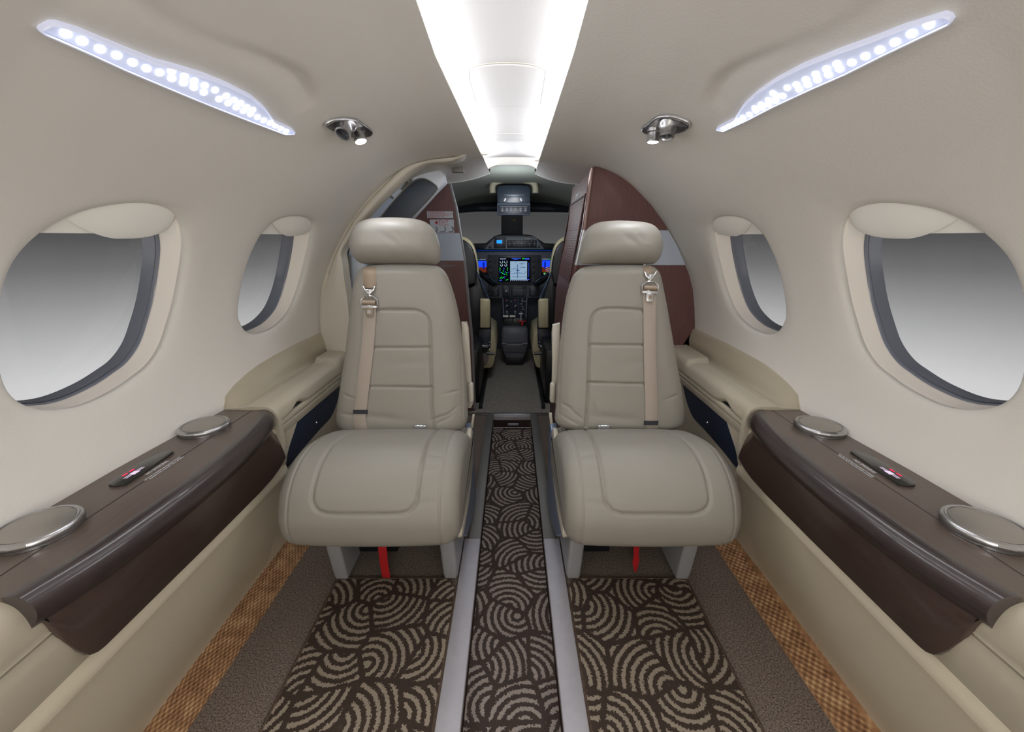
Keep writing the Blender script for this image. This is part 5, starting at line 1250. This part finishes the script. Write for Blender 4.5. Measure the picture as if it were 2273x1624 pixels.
# instrument panel
root = thing('instrument_panel', 'grey instrument panel with lit blue displays at the front of the flight deck', 'instrument panel', (0, 3.02, .45))
g = P(); poly_px(g, [(1000, 556), (1290, 556), (1290, 640), (1240, 660), (1172, 662), (1105, 662), (1040, 660), (1000, 640)], 3.03, .1, .01); g.done('panel_body', PANEL, root)
g = P(); box_px(g, 1084, 566, 1201, 632, 3.018, .02, .004); g.done('bezel', mat('bezel_grey', (64, 68, 78), .4), root)
def display(x0, y0, x1, y1, kind):
    g = P(); box_px(g, x0 - 1.5, y0 - 1.5, x1 + 1.5, y1 + 1.5, 3.013, .01, .001); sc = g.done('display', BLACK, root)
    YD = 3.0125
    def R(g, a, b_, c, d): 
        p, q = onY(x0 + (x1 - x0) * a, y0 + (y1 - y0) * d, YD), onY(x0 + (x1 - x0) * c, y0 + (y1 - y0) * b_, YD); g.box((p[0], YD - .0006, p[2]), (q[0], YD, q[2]))
    EM = lambda n, c, s=1.0: bpy.data.materials.get(n) or emis(n, c, s)
    blk = EM('scr_black', (4, 6, 14), 1); g = P(); p, q = onY(x0, y1, YD), onY(x1, y0, YD); g.box((p[0], YD, p[2]), (q[0], YD + .001, q[2])); g.done('screen', blk, sc)
    rr = random.Random(3)
    if kind == 'mfd':
        g = P(); R(g, .355, .14, .90, .93); g.done('chart', EM('scr_chart', (150, 178, 205), .8), sc)
        YD -= .0008
        g = P()
        for i in range(26): a = .37 + rr.random() * .48; b_ = .16 + rr.random() * .5; R(g, a, b_, a + .01 + rr.random() * .05, b_ + .012)
        R(g, .58, .28, .60, .86); R(g, .40, .80, .88, .815); R(g, .38, .66, .85, .67); R(g, .50, .62, .66, .635); R(g, .42, .45, .57, .46); R(g, .64, .22, .84, .235); R(g, .66, .40, .86, .415); R(g, .56, .50, .63, .56)
        g.done('chart_marking', EM('scr_ink', (40, 78, 130), .8), sc)
        g = P()
        for cx_ in (.075, .215):
            for cy_, r in ((.17, .045), (.31, .037)):
                for m in range(14):
                    t = m / 14 * 6.283; 
                    if m in (3, 4, 5): continue
                    R(g, cx_ + r * math.cos(t) - .008, cy_ - r * 1.15 * math.sin(t) - .008, cx_ + r * math.cos(t) + .008, cy_ - r * 1.15 * math.sin(t) + .010)
        for i in range(7): R(g, .02 + i * .03, .03, .04 + i * .03, .05 + .02 * (i % 2))
        for i in range(9): R(g, .36 + i * .065, .955, .39 + i * .065, .975)
        g.done('readout_white', EM('scr_white', (190, 205, 235), .9), sc)
        g = P()
        for cx_ in (.075, .215): R(g, cx_ - .02, .215, cx_ + .02, .235); R(g, cx_ - .02, .345, cx_ + .02, .36)
        for (a, b_) in ((.01, .42), (.01, .50), (.25, .42), (.25, .50), (.12, .54), (.07, .60), (.22, .62), (.23, .70), (.10, .64), (.05, .80), (.02, .84), (.08, .84), (.12, .80), (.21, .92), (.26, .90), (.16, .68)): R(g, a, b_, a + .03, b_ + .035)
        R(g, .74, .02, .82, .05); g.done('readout_green', EM('scr_green', (30, 225, 60), .9), sc)
        g = P()
        for (a, b_) in ((.14, .42), (.14, .47), (.01, .58), (.05, .62), (.14, .66), (.18, .58), (.15, .84), (.17, .78), (.05, .92), (.27, .60)): R(g, a, b_, a + .025, b_ + .03)
        R(g, .40, .02, .70, .035); R(g, .45, .06, .60, .08); R(g, .83, .02, .97, .07); R(g, .945, .20, .96, .80); R(g, .01, .94, .08, .97); R(g, .90, .90, .97, .93)
        g.done('readout_blue', EM('scr_blue', (60, 95, 235), 1.0), sc)
    else:
        lo, hi = (.0, .95)
        g = P(); R(g, .02, .12, .98, .50); g.done('sky_field', EM('scr_sky', (28, 70, 245), 1.1), sc)
        g = P(); R(g, .02, .50, .98, .80); g.done('ground_field', EM('scr_ground', (112, 44, 24), .7), sc)
        YD -= .0008
        g = P(); R(g, .03, .03, .4, .06); R(g, .6, .05, .95, .07)
        for i in range(6): R(g, .2 + .1 * (i % 2), .52 + i * .05, .3 + .12 * (i % 2), .535 + i * .05)
        for i in range(7): R(g, .1 + i * .12, .88, .17 + i * .12, .92)
        g.done('readout_white', EM('scr_white', (190, 205, 235), .9), sc)
        g = P(); R(g, .3, .03, .55, .06); R(g, .1, .83, .2, .87); R(g, .7, .84, .85, .87); g.done('readout_green', EM('scr_green', (30, 225, 60), .9), sc)
        g = P(); R(g, .12, .2, .22, .6); R(g, .78, .2, .88, .6); g.done('readout_blue', EM('scr_deep', (14, 30, 150), .9), sc)
display(1108.5, 572, 1177.5, 624.5, 'mfd')
display(1040, 574, 1081, 612, 'pfd'); display(1203, 573, 1246, 612, 'pfd')
g = P()
for i in range(12): p = onY(1111 + i * 5.7, 628.5, 3.012); g.box((p[0] - .006, 3.010, p[2] - .0035), (p[0] + .006, 3.02, p[2] + .0035), .001)
g.done('soft_key', BLACK, root)
g = P()
for x in (1089, 1185, 1100, 1196):
    for y in ((580, 592, 605) if x in (1089, 1185) else (580,)):
        p = onY(x, y, 3.016); g.lathe([(.008, 0), (.0075, .012), (.005, .014), (0, .014)], tuple(p), (0, -1, 0), 14)
g.done('knob', BLACK, root)
g = P()
for x in (1089, 1185):
    for y in (576, 584, 588, 597, 601, 609, 614, 618, 622): p = onY(x, y, 3.0165); g.box((p[0] - .006, 3.0155, p[2] - .0014), (p[0] + .006, 3.0162, p[2] + .0014))
g.done('panel_marking', mat('dim_white', (150, 155, 165), .5), root)
# lower switch panels
def swpanel(x0, y0, x1, y1, Y, nm='switch_panel'):
    g = P(); box_px(g, x0, y0, x1, y1, Y, .015, .002); return g.done(nm, DARK, root)
for r in ((1084, 634, 1108, 658), (1115, 634, 1132, 659), (1134, 634, 1169, 658), (1175, 634, 1198, 658)): swpanel(*r, 3.02)
g = P()
for x, y in ((1088, 641), (1100, 641), (1088, 651), (1100, 651), (1183, 641), (1183, 651)):
    p = onY(x, y, 3.0195); g.tube([p + np.array((.010 * math.cos(t), 0, .010 * math.sin(t))) for t in np.linspace(0, 6.283, 16, endpoint=False)], .0014, 5, closed=True)
for i in range(7):
    for j in range(5): p = onY(1139 + i * 2.9 + (j % 2) * 1.4, 642 + j * 3, 3.0195); g.box((p[0] - .0022, 3.0185, p[2] - .0022), (p[0] + .0022, 3.019, p[2] + .0022))
for i in range(4):
    for j in range(6): p = onY(1158.5 + i * 2.8, 642 + j * 2.5, 3.0195); g.box((p[0] - .0018, 3.0185, p[2] - .0018), (p[0] + .0018, 3.019, p[2] + .0018))
p = onY(1124, 645, 3.0195); g.box((p[0] - .008, 3.0, p[2] - .008), (p[0] + .008, 3.019, p[2] + .008), .002)
p = onY(1128.5, 645, 3.0195); g.box((p[0] - .001, 3.0185, p[2] - .02), (p[0] + .001, 3.019, p[2] + .02))
g.done('switch', mat('dim_white2', (160, 165, 172), .5), root)
# pedestal
root = thing('centre_pedestal', 'grey centre pedestal with throttle levers between the pilot seats', 'pedestal', (0, 2.75, 0.0))
g = P()
A = [onY(1116, 660, 3.0), onY(1170, 660, 3.0)]; B = [onY(1119, 716, 2.80), onY(1168, 716, 2.80)]
g.prism([tuple(A[0]), tuple(A[1]), tuple(B[1]), tuple(B[0])], (0, .08, -.05), .004); g.done('control_slope', DARK, root)
def sl(x, y):   # point on the sloping face
    k = (y - 660) / 56; Y = 3.0 - .20 * k; return onY(x, y, Y)
g = P()
for e in ((1116.5, 1119.5), (1170, 1167.5)): g.tube([sl(e[0], 661), sl(e[1], 712)], .004, 6)
for y in (674, 688): g.tube([sl(1120, y), sl(1166, y)], .0012, 5)
g.tube([sl(1151, 662), sl(1152, 706)], .0012, 5)
g.done('panel_line', mat('line_grey', (130, 140, 155), .4), root)
g = P()
for x, y in ((1125, 668), (1144, 668)): p = sl(x, y); g.box((p[0] - .012, p[1] - .004, p[2] - .012), (p[0] + .012, p[1] + .004, p[2] + .012), .001)
g.done('dark_red_key', mat('key_red', (92, 44, 48), .4), root)
g = P()
for x, y in ((1126, 682), (1145, 682)): p = sl(x, y); g.tube([p + (-.014, -.01, -.01), p + (.014, -.01, .01)], .006, 8); g.lathe([(.013, 0), (.011, .008), (0, .008)], tuple(p), (0, -1, .3), 14)
for x, y in ((1126, 694), (1144, 694), (1160, 668), (1162, 686), (1157, 697)): p = sl(x, y); g.lathe([(.009, 0), (.008, .008), (0, .008)], tuple(p), (0, -1, .3), 14)
g.done('knob', BLACK, root)
g = P()
for x, y in ((1135, 668), (1126, 690), (1144, 690), (1160, 663), (1158, 674), (1160, 680), (1157, 692), (1166, 668), (1126, 677), (1145, 677)): p = sl(x, y); g.box((p[0] - .006, p[1] - .007, p[2] - .002), (p[0] + .006, p[1] - .005, p[2] + .002))
g.done('panel_marking', WHITE, root)
g = P(); g.box(*[tuple(v) for v in ((onY(1117, 735, 2.76)[0], 2.76, onY(1117, 731, 2.76)[2]), (onY(1168, 735, 2.76)[0], 2.95, onY(1117, 706, 2.76)[2]))], .004); g.done('throttle_quadrant', BLACK, root)
for x0, x1 in ((1117, 1129), (1132, 1144.5)):
    a, b_ = onY(x0, 702, 2.75), onY(x1, 702, 2.75); g = P(); g.tube([a, b_], .011, 16); lv = g.done('throttle_lever', METAL_S, root, ang=40)
    g = P(); m = (a + b_) / 2; g.box((m[0] - .006, 2.75, m[2] - .04), (m[0] + .006, 2.76, m[2])); g.done('lever_stem', BLACK, lv)
g = P(); a = onY(1151, 713, 2.745); b_ = onY(1168, 713, 2.745); g.tube([a, b_], .005, 10); m = (a + b_) / 2; g.box((m[0] - .007, 2.74, m[2] - .028), (m[0] + .007, 2.75, m[2]), .002); g.done('parking_brake_handle', RED, root)
g = P(); a = onY(1157, 696, 2.75); g.tube([a + (-.014, 0, 0), a + (.014, 0, 0)], .004, 8); g.tube([a, a + (0, 0, -.05)], .003, 8); g.done('flap_lever', WHITE, root)
g = P(); poly_px(g, [(1114, 732), (1118, 726), (1168, 726), (1172, 732), (1173, 765), (1166, 788), (1161, 796), (1124, 796), (1120, 788), (1113, 765)], 2.71, .24, .012); g.done('pedestal_body', mat('pedestal_grey', (96, 98, 108), .4), root, ang=50)
g = P(); poly_px(g, [(1117, 731), (1167, 731), (1166, 760), (1119, 760)], 2.703, .012, .004); dl = g.done('storage_lid', mat('pedestal_lid', (104, 106, 116), .35), root)
g = P(); poly_px(g, [(1119, 763), (1166, 763), (1164, 782), (1121, 782)], 2.703, .012, .004); g.done('drawer', mat('pedestal_drawer', (84, 82, 92), .4), root)
g = P(); g.tube([onY(x, y, 2.70) for x, y in ((1115, 762), (1122, 762), (1127, 765), (1156, 765), (1162, 762), (1171, 762))], .0028, 8); g.done('drawer_pull', mat('pull_grey', (150, 150, 155), .3, .5), root)
g = P(); poly_px(g, [(1122, 794), (1163, 794), (1161, 814), (1125, 814)], 2.72, .2, .004); g.done('pedestal_foot', BLACK, root)
# control yokes
for sg in (-1, 1):
    root = thing('control_yoke', 'black control yoke in front of the %s pilot seat' % ('left' if sg < 0 else 'right'), 'yoke', (sg * .2, 2.78, .5), 'control yokes')
    m = lambda x: x if sg < 0 else 2290 - x
    g = P(); g.tube(smoothcurve([onY(m(1058), 600, 2.72), onY(m(1068), 608, 2.74), onY(m(1078), 616, 2.78), onY(m(1094), 627, 2.86), onY(m(1100), 630, 2.98)], 20), [.018] * 8 + [.022] * 6 + [.016] * 6, 12); g.done('yoke_horn', BLACK, root)
# overhead console
root = thing('overhead_console', 'dark overhead console with switches above the windshield', 'console', (0, 2.5, 1.05))
g = P(); poly_px(g, [(1104, 452), (1103, 420), (1108, 412), (1122, 410), (1158, 410), (1172, 412), (1178, 420), (1178, 452)], 2.50, .35, .008); oh = g.done('console_body', mat('overhead_dark', (46, 58, 74), .35, coat=.3), root)
g = P(); g.tube(smoothcurve([onY(x, y, 2.52) for x, y in ((1094, 428), (1094, 412), (1104, 402), (1137, 397), (1178, 402), (1188, 412), (1189, 428))], 40), .018, 20); g.done('console_cowl', mat('cowl_cream', (178, 172, 150), .6), root)
g = P(); box_px(g, 1118, 430, 1164, 434, 2.495, .006, .001); g.done('grab_slot', mat('slot_light', (110, 120, 135), .3, .4), oh)
g = P()
for x in (1121, 1157): a, b_ = onY(x + (2 if x < 1130 else -1), 440, 2.495), onY(x - (1 if x < 1130 else -1), 446, 2.495); g.tube([a, b_], .004, 8)
g.done('map_lamp', mat('lamp_lens', (210, 215, 220), .2, emit=(220, 225, 235), estr=.5), oh)
g = P(); box_px(g, 1104, 450, 1178, 477, 2.485, .05, .004); sp = g.done('switch_strip', mat('strip_grey', (84, 94, 112), .4), root)
g = P(); box_px(g, 1106.5, 455.5, 1176.5, 474.5, 2.482, .006, .001); g.done('strip_inset', DARK, sp)
g = P()
for x in (1115.5, 1125.5, 1135, 1144.5, 1156, 1167): p = onY(x, 467, 2.481); g.lathe([(.008, 0), (.007, .009), (0, .009)], tuple(p), (0, -1, 0), 14)
g.done('knob', mat('knob_grey', (92, 98, 108), .4), sp)
g = P()
for x in (1115.5, 1125.5, 1135, 1144.5, 1156, 1167): p = onY(x, 461.5, 2.4815); g.box((p[0] - .007, 2.481, p[2] - .001), (p[0] + .007, 2.4816, p[2] + .001))
a, b_ = onY(1110, 458, 2.4815), onY(1172, 458, 2.4815); g.box((a[0], 2.481, a[2] - .0006), (b_[0], 2.4816, a[2] + .0006)); g.done('panel_marking', WHITE, sp)
# pilot seats
for sg in (-1, 1):
    sd = 'left' if sg < 0 else 'right'
    root = thing('pilot_seat', 'black shelled pilot seat with cream cushions on the %s of the flight deck' % sd, 'seat', (sg * .33, 2.45, 0), 'pilot seats')
    m = lambda x: x if sg < 0 else 2284 - x
    def pp(g, pts, Y, dep, bev=.004):
        q = [(m(x), y) for x, y in pts]
        if bev >= .012: q = [tuple(v) for v in smoothcurve(q, 44, closed=True)]; bev = min(bev, .008)
        return poly_px(g, q, Y, dep, bev)
    YP = 2.36
    g = P(); pp(g, [(960, 560), (1000, 532), (1025, 531), (1040, 540), (1049, 552), (1057, 580), (1059, 605), (1056, 625), (1050, 640), (960, 650)], YP, .035, .012); g.done('headrest_shell', BLACK, root, ang=50)
    g = P(); pp(g, [(960, 552), (1000, 526), (1028, 525), (1045, 535), (1054, 552), (1060, 580), (1062, 602), (1058, 612), (960, 640)], YP + .03, .06, .02); g.done('headrest', LEATHER_N, root, ang=50)
    g = P(); pp(g, [(960, 630), (1045, 628), (1056, 605), (1062, 608), (1072, 640), (1086, 690), (1090, 730), (1085, 770), (1060, 780), (960, 780)], YP, .06, .012); g.done('back_shell', BLACK, root, ang=50)
    g = P(); g.tube([onY(m(1061), 608, YP - .002), onY(m(1074), 636, YP - .002), onY(m(1086), 664, YP - .002)], .0022, 6); g.done('shell_edge', mat('edge_blue', (110, 130, 165), .25, .5) if sg < 0 else bpy.data.materials['edge_blue'], root)
    g = P(); pp(g, [(1066, 664), (1085, 664), (1088, 668), (1088, 727), (1085, 729), (1068, 729), (1065, 726)], YP - .035, .045, .010); g.done('armrest', LEATHER_N, root, ang=50)
    g = P(); pp(g, [(1062, 730), (1090, 730), (1089, 770), (1080, 782), (1062, 782)], YP - .02, .05, .006); g.done('armrest_hinge', DARK, root)
    g = P()
    for y in (759, 766, 776): p = onY(m(1087), y, YP - .022); g.lathe([(.0045, 0), (.0035, .004), (0, .005)], tuple(p), (0, -1, 0), 12)
    g.tube([onY(m(1068), 768, YP - .04), onY(m(1084), 769, YP - .03)], .008, 12); g.done('lever', CHROME, root)
    g = P(); g.tube([onY(m(1080), 784, YP - .05), onY(m(1098), 785, YP - .05)], .008, 10); g.done('adjust_handle', BLACK, root)
    g = P(); pp(g, [(1075, 735), (1095, 738), (1100, 750), (1102, 775), (1098, 800), (1092, 815), (1080, 817), (1072, 810)], YP + .05, .40, .03); g.done('seat_cushion', LEATHER_N, root, ang=60)
    g = P(); pp(g, [(1068, 782), (1086, 785), (1084, 800), (1078, 812), (1068, 800)], YP + .03, .03, .006); g.done('vest_pouch', mat('pouch_grey', (150, 140, 142), .5) if sg < 0 else bpy.data.materials['pouch_grey'], root)
    x0, x1 = sorted((sg * .175, sg * .40))
    g = P(); g.box((x0, 2.03, .005), (x1, 2.62, .30), .01); g.done('seat_base', BLACK, root)
    g = P(); g.box(tuple(sorted((sg * .155, sg * .172)))[:1] + (1.95, .006), (max(sg * .155, sg * .172), 2.7, .028), .002); g.done('floor_track', BLACK, root)
# added bluish fill lamp without a fixture, brightens the flight deck
ld = bpy.data.lights.new('flight_deck_fill', 'POINT'); ld.energy = 3.6; ld.shadow_soft_size = .09; ld.color = (.88, .94, 1)
lo = bpy.data.objects.new('flight_deck_fill', ld); COL.objects.link(lo); lo.location = (0, 2.08, .98)
